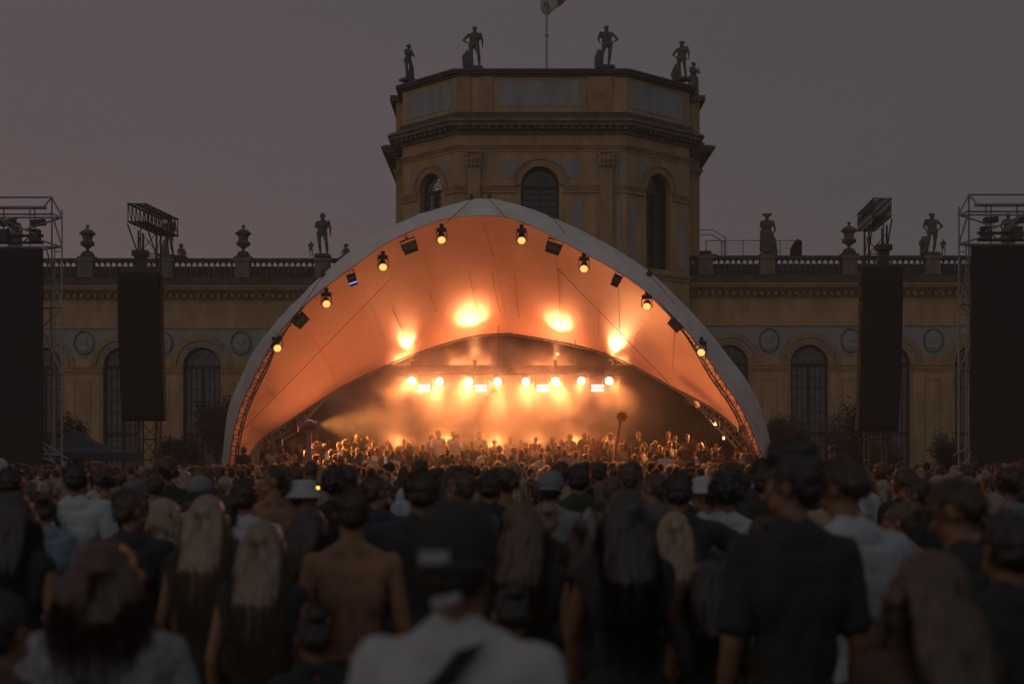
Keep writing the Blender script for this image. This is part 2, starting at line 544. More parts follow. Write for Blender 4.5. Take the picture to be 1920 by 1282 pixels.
# ---- octagonal pavilion
YT = 70.0
zt = lambda y: pz(y, YT)
Pv = [(-2.73, 70.0), (5.62, 70.0), (9.12, 73.15), (9.12, 76.0), (10.03, 76.0), (10.03, 87.0), (-6.2, 87.0), (-6.2, 76.0), (-5.62, 76.0), (-5.62, 73.0)]
def offset(poly, d):
    n = len(poly); out = []
    for i in range(n):
        p0, p1, p2 = Vector(poly[i-1]), Vector(poly[i]), Vector(poly[(i+1)%n])
        e1 = (p1-p0).normalized(); e2 = (p2-p1).normalized()
        n1 = Vector((e1.y, -e1.x)); n2 = Vector((e2.y, -e2.x))
        b = (n1+n2); k = b.dot(n1)
        q = p1 + b*(d/max(k, 0.3))
        out.append((q.x, q.y))
    return out
def slab(g, d, z0, z1, poly=Pv): g.zprism(offset(poly, d), z0, z1)
# core mass (inset) and facade faces
g = PGeo(); slab(g, -0.55, 0, zt(300)); g.part('tower_mass', M_YEL, palace)
front = Pv[:]
gy = PGeo(); gs = PGeo(); gwp = PGeo(); gri = PGeo(); gimp = PGeo()
z_im0, z_im1 = zt(361), zt(347)
wb = zt(497); ws = zt(348)
faces = [((-5.62,73.0), (-2.73,70.0), 'l'), ((-2.73,70.0), (5.62,70.0), 'c'), ((5.62,70.0), (9.12,73.15), 'r')]
ztop = zt(285)
for (a, b, k) in faces:
    A = Vector((a[0], a[1], 0)); B = Vector((b[0], b[1], 0)); L = (B-A).length
    M = frame(A, (B-A))
    for gg in (gy, gs, gwp, gri, gimp): gg.M = M
    if k == 'c': cx = pxx(1012.5, 70)+2.73; hw = 34.5*70/F; sp = zt(348)
    else:
        cx = L*0.535 if k == 'l' else L*0.50; hw = 0.86; sp = ws
        if k == 'l': hw = 0.84
    wall_with_arch(gy, 0, L, 0, ztop, cx, hw*1.04, sp, wb, 0, 0.55)
    make_window(palace, M, cx, hw, sp, wb, 0.3, glass={'l': M_GLM, 'c': M_GLS, 'r': M_GLS}[k], rows=6)
    ro = hw*1.42
    ring(gri, cx, sp, hw*1.04, ro, -0.07, 0.1, z_im1+.0)
    ring(gri, cx, sp, ro, ro+0.07, -0.13, 0.1)
    gri.part('arch_surround', M_YEL2, palace); gri = PGeo(M)
    # imposts
    pil = []
    if k == 'c':
        pil = [(pxx(873,70)+2.73, pxx(904,70)+2.73), (pxx(1121,70)+2.73, pxx(1152,70)+2.73)]
    segs = [(0, cx-ro+.14), (cx+ro-.14, L)]
    for p0, p1 in segs:
        gimp.box(p0, p1, -0.12, 0.02, z_im1-.08, z_im1); gimp.box(p0, p1, -0.07, 0.02, z_im1-.2, z_im1-.08); gimp.box(p0, p1, -0.09, 0.02, z_im0-.02, z_im0+.03); gimp.box(p0, p1, -0.03, 0.02, z_im0+.03, z_im1-.2); gimp.part('impost_band', M_YEL2, palace); gimp = PGeo(M)
    # white spandrel panels: outer top corners of the arch
    zt0, zt1 = zt(335), zt(301)
    for s in (-1, 1):
        xo = cx + s*(ro+0.62 if k == 'c' else ro+0.2)
        pts = arc(cx, sp, ro+0.12, PI*0.5 - s*PI*0.17, PI*0.5 - s*PI*0.46, 8)
        pts = [p for p in pts if zt0 <= p[1] <= zt1] 
        if len(pts) < 2: continue
        poly = [(xo, zt1)] + [(pts[0][0], zt1)] + pts + [(pts[-1][0], zt0), (xo, zt0)]
        if s > 0: poly = poly[::-1]
        poly = poly if s < 0 else poly
        gwp.prism(poly[::-1], -0.02, 0.03); gwp.part('spandrel_panel', M_WHT, palace); gwp = PGeo(M)
    # slim white panels
    if k == 'c':
        panels = [(pxx(a_,70)+2.73, pxx(b_,70)+2.73, zt(c_), zt(d_)) for a_, b_, c_, d_ in
                  ((1073,1091,500,375),(1115,1119,480,375),(869,872,480,301),(906,910,333,305),(1116,1120,333,305),(1154,1158,333,305),(1161,1170,333,305),(935,950,500,375),(1156,1163,480,375))]
    elif k == 'l':
        panels = [(L*.09, L*.20, zt(490), zt(385)), (L*.86, L*.94, zt(490), zt(378))]
    else:
        panels = [(L*.05, L*.14, zt(490), zt(375)), (L*.83, L*.93, zt(490), zt(385))]
    for p0, p1, q0, q1 in panels:
        gwp.box(p0, p1, -0.02, 0.03, q0, q1); gwp.part('wall_panel', M_WHT, palace); gwp = PGeo(M)
    # pilasters with leafy capitals
    for p0, p1 in pil:
        gs.box(p0+.1, p1-.1, -0.22, 0.02, zt(480), zt(314))
        gs.box(p0+.02, p1-.02, -0.3, 0.02, zt(490), zt(480)); 
        c = (p0+p1)/2; hwid = (p1-p0)/2
        gs.box(p0, p1, -0.36, 0.02, zt(288), zt(285)-.002)
        gs.box(c-hwid*.72, c+hwid*.72, -0.26, 0.02, zt(314), zt(288))
        for row in range(3):
            for q in range(4 if row < 2 else 2):
                u = c + hwid*(-.75 + (1.5/3)*q) if row < 2 else c + hwid*(-.85+1.7*q)
                gs.ell((u, -0.29, zt(310-9*row)), (.1, .09, .13), 8, 6)
        gs.part('pilaster', M_YEL2, palace); gs = PGeo(M)
gy.part('tower_wall', M_YEL, palace)
# return walls between front octagon and rear block
gr_ = PGeo()
def sw_(*a):
    q = PGeo(); q.box(*a); q.part('side_wall', M_YEL, palace)
sw_(8.57, 9.12, 73.2, 76.3, 0, ztop); sw_(9.12, 10.03, 76.0, 87, 0, ztop)
sw_(-5.62, -5.07, 73.05, 76.3, 0, ztop); sw_(-6.2, -5.62, 76.0, 87, 0, ztop)
# entablature stack
def zz(y): return zt(y)
g = PGeo(); slab(g, 0.04, zz(285), zz(279)); slab(g, 0.1, zz(279), zz(275)); slab(g, 0.16, zz(275), zz(272)); g.part('architrave', M_YEL2, palace)
g = PGeo(); slab(g, 0.0, zz(272), zz(252)); g.part('frieze', M_YEL, palace)
g = PGeo(); slab(g, 0.12, zz(252), zz(248)); slab(g, 0.3, zz(244)+.0, zz(240)); slab(g, 0.14, zz(248), zz(244))
slab(g, 0.62, zz(240), zz(233)); slab(g, 0.74, zz(233), zz(229)); slab(g, 0.6, zz(229), zz(226))
n = len(Pv)
po = offset(Pv, 0.14)
for i in range(n):
    a, b = Vector((*po[i], 0)), Vector((*po[(i+1)%n], 0))
    if a.y > 80 or b.y > 80: continue
    L = (b-a).length; gm = frame(a, b-a); g.M = gm
    u = 0.12
    while u < L-0.2:
        g.box(u, u+0.17, -0.36, 0.0, zz(246), zz(240)-.004); u += 0.37
g.M = None
g.part('cornice', M_STN, palace)
g = PGeo(); slab(g, 0.22, zz(226), zz(218)); slab(g, 0.12, zz(218), zz(211)); g.part('attic_base', M_STD, palace)
g = PGeo(); slab(g, 0.0, zz(211), zz(144), Pv[:4]+[(9.12, 78), (-5.62, 78)]+Pv[8:] if False else [Pv[0],Pv[1],Pv[2],(9.12,78.5),(-5.62,78.5),Pv[9]])
rear = [(9.0,76.0),(10.03,76.0),(10.03,87.0),(-6.2,87.0),(-6.2,76.0),(-5.5,76.0)]
zr_top = pz(191, 76)
g.box(9.13, 10.03, 76.0, 87.0, zz(211), zr_top); g.box(-6.2, -5.63, 76.0, 87.0, zz(211), zr_top); g.box(-5.6, 9.1, 86.5, 87.0, zz(211), zr_top)
g.part('attic_wall', M_YEL, palace)
g = PGeo(); cp = [Pv[0],Pv[1],Pv[2],(9.12,78.5),(-5.62,78.5),Pv[9]]
g.zprism(offset(cp, 0.1), zz(144), zz(140)); g.zprism(offset(cp, 0.26), zz(140), zz(136)); g.zprism(offset(cp, 0.34), zz(136), zz(132))
g.box(9.1+.36, 10.3, 75.8, 87.2, zr_top, zr_top+.3); g.box(-6.5, -6.0, 75.8, 87.2, zr_top, zr_top+.3)
g.part('coping', M_STD, palace)
# attic pilaster strips and grey panels
gst = PGeo(); gpn = PGeo()
M = frame(Vector((-2.73,70,0)), Vector((1,0,0)))
for gg in (gst, gpn): gg.M = M
c0 = lambda x: pxx(x, 70)+2.73
for a_, b_ in ((900.5, 924), (1102, 1147), (858, 882)):
    gst.box(c0(a_), c0(b_), -0.08, 0.02, zz(211)+.001, zz(144)-.001); gst.part('attic_strip', M_YEL2, palace); gst = PGeo(M)
gpn.box(c0(935), c0(1088), -0.03, 0.02, zz(199), zz(153)); gpn.part('attic_panel', M_WHT, palace); gpn = PGeo()
A = Vector((-5.62,73.0,0)); B = Vector((-2.73,70.0,0)); L = (B-A).length
gpn.M = frame(A, B-A); gpn.box(L*.1, L*.93, -0.03, 0.02, zz(201), zz(153)); gpn.part('attic_panel', M_WHT, palace); gpn = PGeo()
A = Vector((5.62,70,0)); B = Vector((9.12,73.15,0)); L = (B-A).length
gpn.M = frame(A, B-A); gpn.box(L*.06, L*.88, -0.03, 0.02, zz(201), zz(153))
gpn.part('attic_panel', M_WHT, palace)
# base moulding of the tower over the wing roof, roof slabs
g = PGeo(); slab(g, 0.12, zz(508), zz(503)); slab(g, 0.05, zz(516), zz(508)); g.part('base_moulding', M_YEL2, palace)
g = PGeo(); g.zprism(offset(cp, -0.4), zz(150), zz(147)); g.part('tower_roof', M_STD, palace)

# ---- flag on the tower
fl = empty('flagpole', 'thin steel flagpole with tripod foot on the tower roof', 'flagpole', (pxx(1025, 75), 75, zz(140)))
h0 = fl.location.z
g = Geo(); zt_ = pz(-60, 75) - h0
g.tube((0,0,0), (0,0,zt_), .06, .045, 8); g.build('pole', M_MET, fl)
g = Geo()
for a in (0, 2.1, 4.2): g.tube((.32*math.cos(a), .32*math.sin(a), 0), (0,0,.75), .03, n=5)
g.lathe([(.1,-.02),(.12,0),(.1,.05),(.06,.08)], (0,0,pz(67,75)-h0), 8)
g.build('foot', M_MET, fl)
g = Geo()
g.tube((0,0,pz(67,75)-h0), (-3.6,-.5,.1), .006, n=3); g.tube((0,0,pz(67,75)-h0), (2.8,-.5,.1), .006, n=3); g.build('guy_wire', M_DRK, fl)
g = Geo(); P = []
for i in range(13):
    u = i/12; row = []
    for j in range(9):
        v = j/8
        # hangs folded from the pole; lower hem forms a point
        x = -0.32 + 1.32*u; base = pz(31,75)-h0 + 0.03 + abs(u-0.28)*1.15
        z_ = base + v*1.55
        row.append((x, 0.06 + 0.16*math.sin(u*9+v*2), z_ - 0.3*u*v))
    P.append(row)
g.grid(P)
for k, f in enumerate(g.f):
    i = k//8; j = k % 8
    g.mi[k] = 1 if i >= 8 else 0
flo = g.build('flag', [mat('flag_white', (.34,.33,.33), .8, .1, 3), mat('flag_red', (.25,.055,.045), .8, .1, 3)], fl, True)
sm = flo.modifiers.new('s','SOLIDIFY'); sm.thickness = .01
g = Geo()
g.ell((.12,.02,pz(10,75)-h0+.05), (.26,.05,.2), 12, 8); g.tube((-.1,.0,pz(10,75)-h0+.1), (.38,-.02,pz(10,75)-h0-.02), .03, n=5)
g.build('crest', mat('flag_black', (.03,.03,.03), .8), fl)
# ------------------------------------------------------------ human figures: built as unions of tapered volumes, fused into one skin
def fuse(g, voxel, smooth=4, disp=None, post=None):
    """voxel-fuse a Geo into one continuous surface and return the mesh"""
    me = bpy.data.meshes.new('t'); me.from_pydata(g.v, [], g.f)
    o = bpy.data.objects.new('t', me); COL.objects.link(o)
    r = o.modifiers.new('r', 'REMESH'); r.mode = 'VOXEL'; r.voxel_size = voxel; r.adaptivity = 0.0
    if smooth:
        s = o.modifiers.new('s', 'SMOOTH'); s.factor = 0.6; s.iterations = smooth
    dg = bpy.context.evaluated_depsgraph_get(); dg.update()
    out = bpy.data.meshes.new_from_object(o.evaluated_get(dg))
    bpy.data.objects.remove(o); bpy.data.meshes.remove(me)
    n = len(out.vertices)
    if disp and n:
        co = np.empty(n*3, 'f'); out.vertices.foreach_get('co', co); co = co.reshape(-1, 3)
        no = np.empty(n*3, 'f'); out.vertices.foreach_get('normal', no); no = no.reshape(-1, 3)
        d = np.array([disp(*c) for c in co], 'f')
        co = co + no*d[:, None]
        out.vertices.foreach_set('co', co.ravel())
    if post: post(out)
    out.polygons.foreach_set('use_smooth', [True]*len(out.polygons))
    out.update()
    return out

def nz(x, y, z): return noise.noise(Vector((x, y, z)))

S_ = {  # joints of a neutral standing adult 1.75 m tall, facing +y
}
ARMS = {   # elbow, wrist, hand end, given for the right side (x>0); mirrored for the left
 'down':  ((.255, -.02, 1.15), (.27, .06, .90), (.265, .09, .80)),
 'loose': ((.27, .01, 1.15), (.24, .19, .96), (.22, .26, .90)),
 'hold':  ((.25, .03, 1.14), (.16, .27, 1.17), (.12, .33, 1.22)),
 'phone': ((.24, .17, 1.25), (.17, .30, 1.48), (.14, .33, 1.57)),
 'up':    ((.27, .06, 1.62), (.24, .12, 1.87), (.23, .14, 1.97)),
 'high':  ((.24, .10, 1.68), (.15, .16, 1.93), (.13, .17, 2.03)),
 'hip':   ((.38, -.07, 1.19), (.22, .03, 1.03), (.15, .07, 1.0)),
 'chin':  ((.22, .14, 1.18), (.11, .22, 1.39), (.07, .2, 1.47)),
 'head':  ((.36, .02, 1.6), (.16, -.02, 1.7), (.07, -.05, 1.72)),
 'side':  ((.42, .10, 1.30), (.60, .20, 1.22), (.69, .22, 1.20)),
 'cross': ((.23, .12, 1.16), (.02, .22, 1.20), (-.08, .2, 1.22)),
}
def hand(g, w, e, side, spread=.012, curl=.5, k=1.0):
    """palm, four unequal bent fingers and a thumb between wrist w and fingertips towards e"""
    w = Vector(w); e = Vector(e); d = (e-w).normalized()
    a = Vector((0,1,0)); 
    if abs(d.dot(a)) > .85: a = Vector((0,0,1))
    lat = d.cross(a).normalized(); nrm = lat.cross(d).normalized()
    pc = w + d*.045*k
    R = Matrix((lat, nrm, d)).transposed()
    g.ell(pc, (.04*k, .017*k, .052*k), 10, 8, R)
    L = (.070, .078, .073, .058)
    for i in range(4):
        o = w + d*.082*k + lat*(.030-.020*i)*k
        m = o + (d*.62 + nrm*(-.35*curl) + lat*(.25-.16*i)*.3)*L[i]*.6*k
        t = m + (d*(.7-.5*curl) + nrm*(-.6*curl))*L[i]*.62*k
        g.cap(o, m, .0098*k, .009*k, 6); g.cap(m, t, .009*k, .0075*k, 6)
    th = w + d*.02*k + lat*.028*k*side
    t1 = th + (d*.6 + lat*.75*side - nrm*.2)*.04*k; t2 = t1 + (d*.85 + lat*.2*side - nrm*.3)*.035*k
    g.cap(th, t1, .013*k, .011*k, 6); g.cap(t1, t2, .011*k, .0085*k, 6)

def head_geo(g, H, fem=False, n=16):
    """H maps head space (origin at skull centre, +y face) to the figure"""
    M0 = g.M; g.M = H
    g.ell((0,-.008,.022), (.074,.094,.094), n, 12)
    g.ell((0,.022,-.035), (.058,.066,.072), n, 10)
    g.ell((0,.052,-.078), (.034 if not fem else .028,.034,.026), 10, 8)      # chin
    g.ell((-.038,.03,-.055), (.026,.05,.034), 8, 6); g.ell((.038,.03,-.055), (.026,.05,.034), 8, 6)
    g.cap((0,.083,.016), (0,.103,-.022), .008, .0125, 8)                        # nose
    g.ell((-.009,.096,-.024), (.008,.009,.007), 6, 5); g.ell((.009,.096,-.024), (.008,.009,.007), 6, 5)
    g.cap((-.035,.074,.030), (-.012,.086,.026), .010, .010, 8); g.cap((.035,.074,.030), (.012,.086,.026), .010, .010, 8)
    g.ell((-.034,.072,-.012), (.020,.018,.016), 8, 6); g.ell((.034,.072,-.012), (.020,.018,.016), 8, 6)
    g.ell((0,.084,-.050), (.022,.012,.007), 8, 6); g.ell((0,.082,-.060), (.019,.012,.008), 8, 6)
    for s in (-1, 1):
        g.ell((s*.080,-.008,-.008), (.010,.020,.032), 8, 7, Matrix.Rotation(s*.35, 3, 'Z'))
    g.M = M0

class Pose:
    def __init__(s, fem=False, la='down', ra='down', head=(0,0,0), lean=0.0, contra=0.0, big=1.0):
        s.fem=fem; s.la=la; s.ra=ra; s.head=head; s.lean=lean; s.contra=contra; s.big=big
    def H(s):
        return Matrix.Translation(Vector((0, .02+s.lean*.3, 1.635))) @ Euler((s.head[0], s.head[1], s.head[2])).to_matrix().to_4x4() @ Matrix.Scale(.955, 4)

def limbs(p):
    c = p.contra
    sw = .158 if p.fem else .180; hw_ = .098 if p.fem else .092
    J = {}
    for k, s in (('r', 1), ('l', -1)):
        arm = ARMS[p.ra if s > 0 else p.la]
        sh = Vector((s*sw, 0, 1.425 - s*c*.03))
        el, wr, hd = [Vector((s*(a[0]-(.040 if p.fem else .018)), a[1], a[2])) for a in arm]
        J[k] = [sh, el, wr, hd]
        hip = Vector((s*hw_ + c*.03, 0, .93 + s*c*.02))
        if s*c > 0:   # weight leg
            kn = Vector((s*hw_*.9 + c*.02, .01, .50)); an = Vector((s*.07, -.02, .08))
        elif c != 0:
            kn = Vector((s*.13, .10, .50)); an = Vector((s*.15, .03, .08))
        else:
            kn = Vector((s*.105, .015, .50)); an = Vector((s*.115, -.02, .08))
        J['L'+k] = [hip, kn, an]
    return J

def torso(g, p, o=0.0, low=.84):
    f = p.fem; b = p.big
    if low < 1.0: g.ell((p.contra*.03, -.012, .955), ((.168 if f else .158)*b+o, .112*b+o, .13), 16, 10)
    g.ell((p.contra*.01, 0, 1.12), ((.122 if f else .142)*b+o, .096*b+o, .18), 16, 10)
    g.ell((0, .0, 1.28), ((.132 if f else .158)*b+o, .106*b+o, .175), 16, 10)
    g.cap((-.105,-.02,1.375), (.105,-.02,1.375), .078+o, .078+o, 10)
    for s in (-1,1):
        x = s*(.158 if f else .180)
        g.cap((s*.06,-.01,1.40), (x*.92, -.005, 1.415), .062+o, .056+o, 10)
        g.ell((s*.085,-.062,1.31), (.07+o,.045+o,.10), 10, 8)      # shoulder blades
        if f: g.ell((s*.068,.088,1.275), (.062+o,.055+o,.06), 10, 8)
        g.ell((s*.075,-.06,.93), (.085+o,.075+o,.085), 10, 8) if low < 1.0 else None
        g.ell((s*.036,-.078,1.17), (.030+o,.026+o,.20), 8, 10)
        # slope of the neck muscle
        g.cap((s*.03,-.01,1.50), (s*.135,-.012,1.435), .036+o*.6, .042+o*.6, 8)

def body_geo(p, clip_legs=False, hands=True):
    g = Geo(); J = limbs(p); f = p.fem; k = .87 if f else 1.0
    torso(g, p)
    g.cap((0,-.005,1.43), (0,.012+p.lean*.25,1.57), .062*k, .052*k, 10)
    head_geo(g, p.H(), f)
    for s in ('r','l'):
        sh, el, wr, hd = J[s]
        g.cap(sh, el, .050*k, .040*k, 10)
        g.cap(sh+(el-sh)*.25, sh+(el-sh)*.7, .046*k, .046*k, 8)
        g.cap(el, el+(wr-el)*.35, .038*k, .039*k, 8); g.cap(el+(wr-el)*.3, wr, .038*k, .025*k, 8)
        if hands: hand(g, wr, hd, -1 if s == 'r' else 1, k=.95 if f else 1.05, curl=.6)
        hip, kn, an = J['L'+s]
        g.cap(hip, kn, .083*(1.03 if f else 1), .054, 10); g.cap(kn, kn+(an-kn)*.35, .052, .056, 10); g.cap(kn+(an-kn)*.35, an, .056, .036, 10)
        g.cap(an+Vector((0,-.03,-.045)), an+Vector((0,.13,-.055)), .036, .03, 8)
    return g

def shirt_geo(p, kind, o=.016):
    g = Geo(); J = limbs(p); k = .87 if p.fem else 1.0
    M = None
    low = 1.0 if kind == 'crop' else .84
    torso(g, p, o, low)
    if kind != 'crop' and not (kind == 'tank'): g.cap((-.045,-.035,1.462), (.045,-.035,1.462), .05+o*.4, .05+o*.4, 10)
    if kind == 'tee': g.ell((0,-.005,.93), (.175*p.big+o,.125*p.big+o,.10), 14, 8)
    if kind in ('tee', 'loose'):
        for s in ('r','l'):
            sh, el, wr, hd = J[s]
            e = sh + (el-sh)*(.72 if kind == 'tee' else .85)
            g.cap(sh, e, .052*k+o, .050*k+o, 10)
            d = (el-sh).normalized(); g.tube(e, e+d*.035, .050*k+o, .057*k+o, 12)
    return g

def legs_geo(p, kind, o=.024):
    g = Geo(); J = limbs(p)
    g.ell((p.contra*.03,-.012,.955), ((.170 if p.fem else .160)+o,.112+o,.10), 14, 8)
    for s in (-1,1): g.ell((s*.075,-.055,.93), (.085+o,.075+o,.085), 10, 8)
    for s in ('r','l'):
        hip, kn, an = J['L'+s]
        if kind == 'shorts':
            g.cap(hip, hip+(kn-hip)*.75, .085+o, .075+o, 10); g.tube(hip+(kn-hip)*.7, kn, .08+o, .075+o, 12)
        else:
            g.cap(hip, kn, .085+o*.6, .056+o, 10); g.cap(kn, an+Vector((0,0,.03)), .056+o, .045+o, 10)
            # shoe
            g.cap(an+Vector((0,-.035,-.04)), an+Vector((0,.15,-.05)), .042, .036, 8)
    return g

def strands(me, H, n, kind, seed=1, fine=1.0):
    """loose hairs standing off the fused hair mass"""
    rnd = random.Random(seed)
    bm_v = [tuple(v.co) for v in me.vertices]; nv = len(bm_v)
    if nv == 0: return
    fs = [tuple(p.vertices) for p in me.polygons]
    no = [tuple(v.normal) for v in me.vertices]
    for _ in range(n):
        i = rnd.randrange(nv); c = Vector(bm_v[i]); nn = Vector(no[i])
        if kind == 'short': L = rnd.uniform(.012,.028); d = (nn + Vector((rnd.uniform(-.5,.5), rnd.uniform(-.5,.5), rnd.uniform(-.2,.7)))).normalized()
        elif kind == 'curly': L = rnd.uniform(.015,.035); d = (nn + Vector((rnd.uniform(-1,1), rnd.uniform(-1,1), rnd.uniform(-1,1)))).normalized()
        elif kind == 'long':
            L = rnd.uniform(.08,.24); d = (nn*.12 + Vector((rnd.uniform(-.12,.12), rnd.uniform(-.06,.04), -1))).normalized()
        else: L = rnd.uniform(.04,.11); d = (nn*.28 + Vector((rnd.uniform(-.25,.25), rnd.uniform(-.2,.2), -1))).normalized()
        w = .0022*fine
        lat = d.orthogonal().normalized()*w
        m = c + d*L*.5 + nn*L*.08; t = c + d*L + (nn*-.05 if kind == 'long' else nn*0)*L
        o = len(bm_v)
        bm_v += [tuple(c-lat-nn*.004), tuple(c+lat-nn*.004), tuple(m+lat*.8), tuple(m-lat*.8), tuple(t)]
        fs += [(o,o+1,o+2,o+3), (o+3,o+2,o+4)]
    nf = len(me.polygons)
    me.clear_geometry(); me.from_pydata(bm_v, [], fs)
    me.polygons.foreach_set('material_index', [0]*nf+[1]*(len(fs)-nf))
    me.polygons.foreach_set('use_smooth', [True]*len(me.polygons)); me.update()

def hair_mesh(p, kind, vox, seed=1, far=False):
    g = Geo(); H = p.H(); g.M = H
    if kind in ('short','fade','cap'):
        t = -.001 if kind == 'fade' else .003
        g.ell((0,-.020,.034), (.078+t,.092+t,.090+t*1.3), 18, 12)
        g.ell((0,-.055,-.005), (.066+t,.055+t,.062), 14, 10)
        if kind == 'short': 
            g.ell((0,.035,.085), (.055,.05,.030), 12, 8); g.ell((.01,-.0,.105), (.056,.06,.026), 12, 8)
        d = lambda x,y,z: .0035*nz(x*50, y*50, z*40)+.002*nz(x*130,y*130,z*90)
        me = fuse(g, vox, 2, d); strands(me, H, 900 if not far else 520, 'short', seed, .7 if not far else 2.0)
    elif kind == 'quiff':
        g.ell((0,-.020,.040), (.084,.094,.096), 18, 12); g.ell((0,-.055,-.005), (.066,.055,.06), 14, 10)
        g.ell((0,.04,.105), (.062,.06,.046), 12, 8); g.ell((0,-.02,.12), (.064,.07,.035), 12, 8)
        d = lambda x,y,z: .006*nz(x*34, y*34, z*26)+.003*nz(x*120,y*120,z*90)
        me = fuse(g, vox, 2, d); strands(me, H, 900 if not far else 520, 'short', seed, .7 if not far else 2.0)
    elif kind == 'curly':
        g.ell((0,-.020,.040), (.094,.105,.105), 18, 12)
        rnd = random.Random(seed)
        for i in range(90):
            a = rnd.uniform(0, 2*PI); ph = rnd.uniform(0, PI*.68)
            v = Vector((math.sin(ph)*math.cos(a)*.1, math.sin(ph)*math.sin(a)*.108-.02, math.cos(ph)*.11+.035))
            if v.y > .06 and v.z < .06: continue
            g.ell(v, (rnd.uniform(.015,.026),)*3, 6, 5)
        me = fuse(g, vox, 1); strands(me, H, 900 if not far else 520, 'curly', seed, .7 if not far else 2.0)
    elif kind in ('bun','pony'):
        g.ell((0,-.018,.034), (.082,.094,.092), 18, 12); g.ell((0,-.055,-.01), (.066,.055,.06), 14, 10)
        if kind == 'bun': g.ell((0,-.10,.085), (.045,.042,.040), 12, 8)
        else:
            g.ell((0,-.105,.05), (.026,.03,.028), 10, 8)
            for i in range(7): g.ell((.008*math.sin(i), -.12-.012*math.sin(i*.5), .03-.055*i), (.034-.002*i,.026,.045), 10, 8)
        d = lambda x,y,z: .004*nz(x*90, y*90, z*20)
        me = fuse(g, vox, 2, d); strands(me, H, 350 if not far else 120, 'short', seed, 1.0 if not far else 2)
    elif kind in ('bob','long','longer','wavy'):
        g.ell((0,-.016,.034), (.084,.096,.094), 18, 12)
        g.M = None
        hc = H.translation; L = {'bob':.13,'long':.24,'longer':.38,'wavy':.28}[kind]
        n_ = 20; rnd = random.Random(seed)
        for i in range(n_):
            t = i/(n_-1)
            wx = .092 + .020*math.sin(PI*min(1,t*1.1)) - (.035*max(0, t-.6))
            if kind == 'wavy': wx += .022*math.sin(t*9)+.02*t
            y = hc.y - .055 - .092*min(1, t*L/.26)
            g.ell((hc.x, y, hc.z + .02 - L*t), (wx, .046, .06), 14, 8)
        for s in (-1,1):
            for i in range(5):
                t = i/4
                g.ell((hc.x+s*(.078+.018*t), hc.y + .01 - .02*t, hc.z - .02 - (.24*t)), (.026,.046,.05), 8, 6)
        # separate locks at the hem
        for i in range(12):
            x = (i/11-.5)*.17; y0 = hc.y-.055-.092*min(1, L/.26)+rnd.uniform(-.01,.01); z0 = hc.z-L*.8
            g.cap((hc.x+x, y0, z0), (hc.x+x*1.08+rnd.uniform(-.01,.01), y0+.01, z0-L*.2-rnd.uniform(.02,.07)), .014, .005, 6)
        if kind == 'wavy': d = lambda x,y,z: .006*nz(x*38, y*38, z*16+seed)+.002*math.sin(z*60+x*30)
        else: d = lambda x,y,z: .005*nz(x*45, y*30, z*4+seed)+.003*nz(x*190,y*90,z*7)
        me = fuse(g, vox, 1, d); strands(me, H, 4200 if not far else 520, 'long' if not far else 'longfar', seed, .55 if not far else 2.2)
    return me

def tint(name, base=None):
    return mat(name, (.5,.5,.5), objcol=True, **base)
def skin_mat():
    if 'skin' in MATS: return MATS['skin']
    m = mat('skin', (.5,.3,.2), .55, .10, 9, .15, 60, objcol=True, spec=.35)
    b = m.node_tree.nodes['Principled BSDF']
    b.inputs['Subsurface Weight'].default_value = 0.0
    return m
M_SKIN = skin_mat()
M_LIP = mat('lips', (.22,.08,.06), .5)
M_EYE = mat('eye_white', (.5,.5,.48), .25)
M_IRIS = mat('iris_and_brow', (.02,.015,.012), .4)
M_CLOTH = mat('cloth', (.5,.5,.5), .85, .14, 6, .35, 40, objcol=True, spec=.2, sheen=.03)
M_HAIR = mat('hair', (.5,.5,.5), .38, .40, 1.0, .4, 3.0, objcol=True, spec=.6, stretch=(70,70,4))
M_WISP = mat('loose_hair', (.5,.5,.5), .5, objcol=True); M_WISPN = mat('loose_hair_near', (.5,.5,.5), .5, objcol=True)
def _w(M_WISP, cc):
    nt = M_WISP.node_tree; b = nt.nodes['Principled BSDF']; out = nt.nodes['Material Output']
    oi = [n for n in nt.nodes if n.type == 'OBJECT_INFO'][0]
    mx = nt.nodes.new('ShaderNodeMix'); mx.data_type = 'RGBA'; mx.inputs[0].default_value = .5; mx.inputs[7].default_value = cc; nt.links.new(oi.outputs['Color'], mx.inputs[6])
    t = nt.nodes.new('ShaderNodeBsdfTranslucent'); nt.links.new(mx.outputs[2], t.inputs[0])
    ms = nt.nodes.new('ShaderNodeMixShader'); ms.inputs[0].default_value = .6; nt.links.new(b.outputs[0], ms.inputs[1]); nt.links.new(t.outputs[0], ms.inputs[2]); nt.links.new(ms.outputs[0], out.inputs[0])
_w(M_WISP, (.8,.6,.38,1)); _w(M_WISPN, (.07,.048,.03,1))  # rim light put into the colour: far strands pale and warm, near ones dark
M_HAT = mat('hat_cloth', (.5,.5,.5), .85, .10, 8, .3, 60, objcol=True)

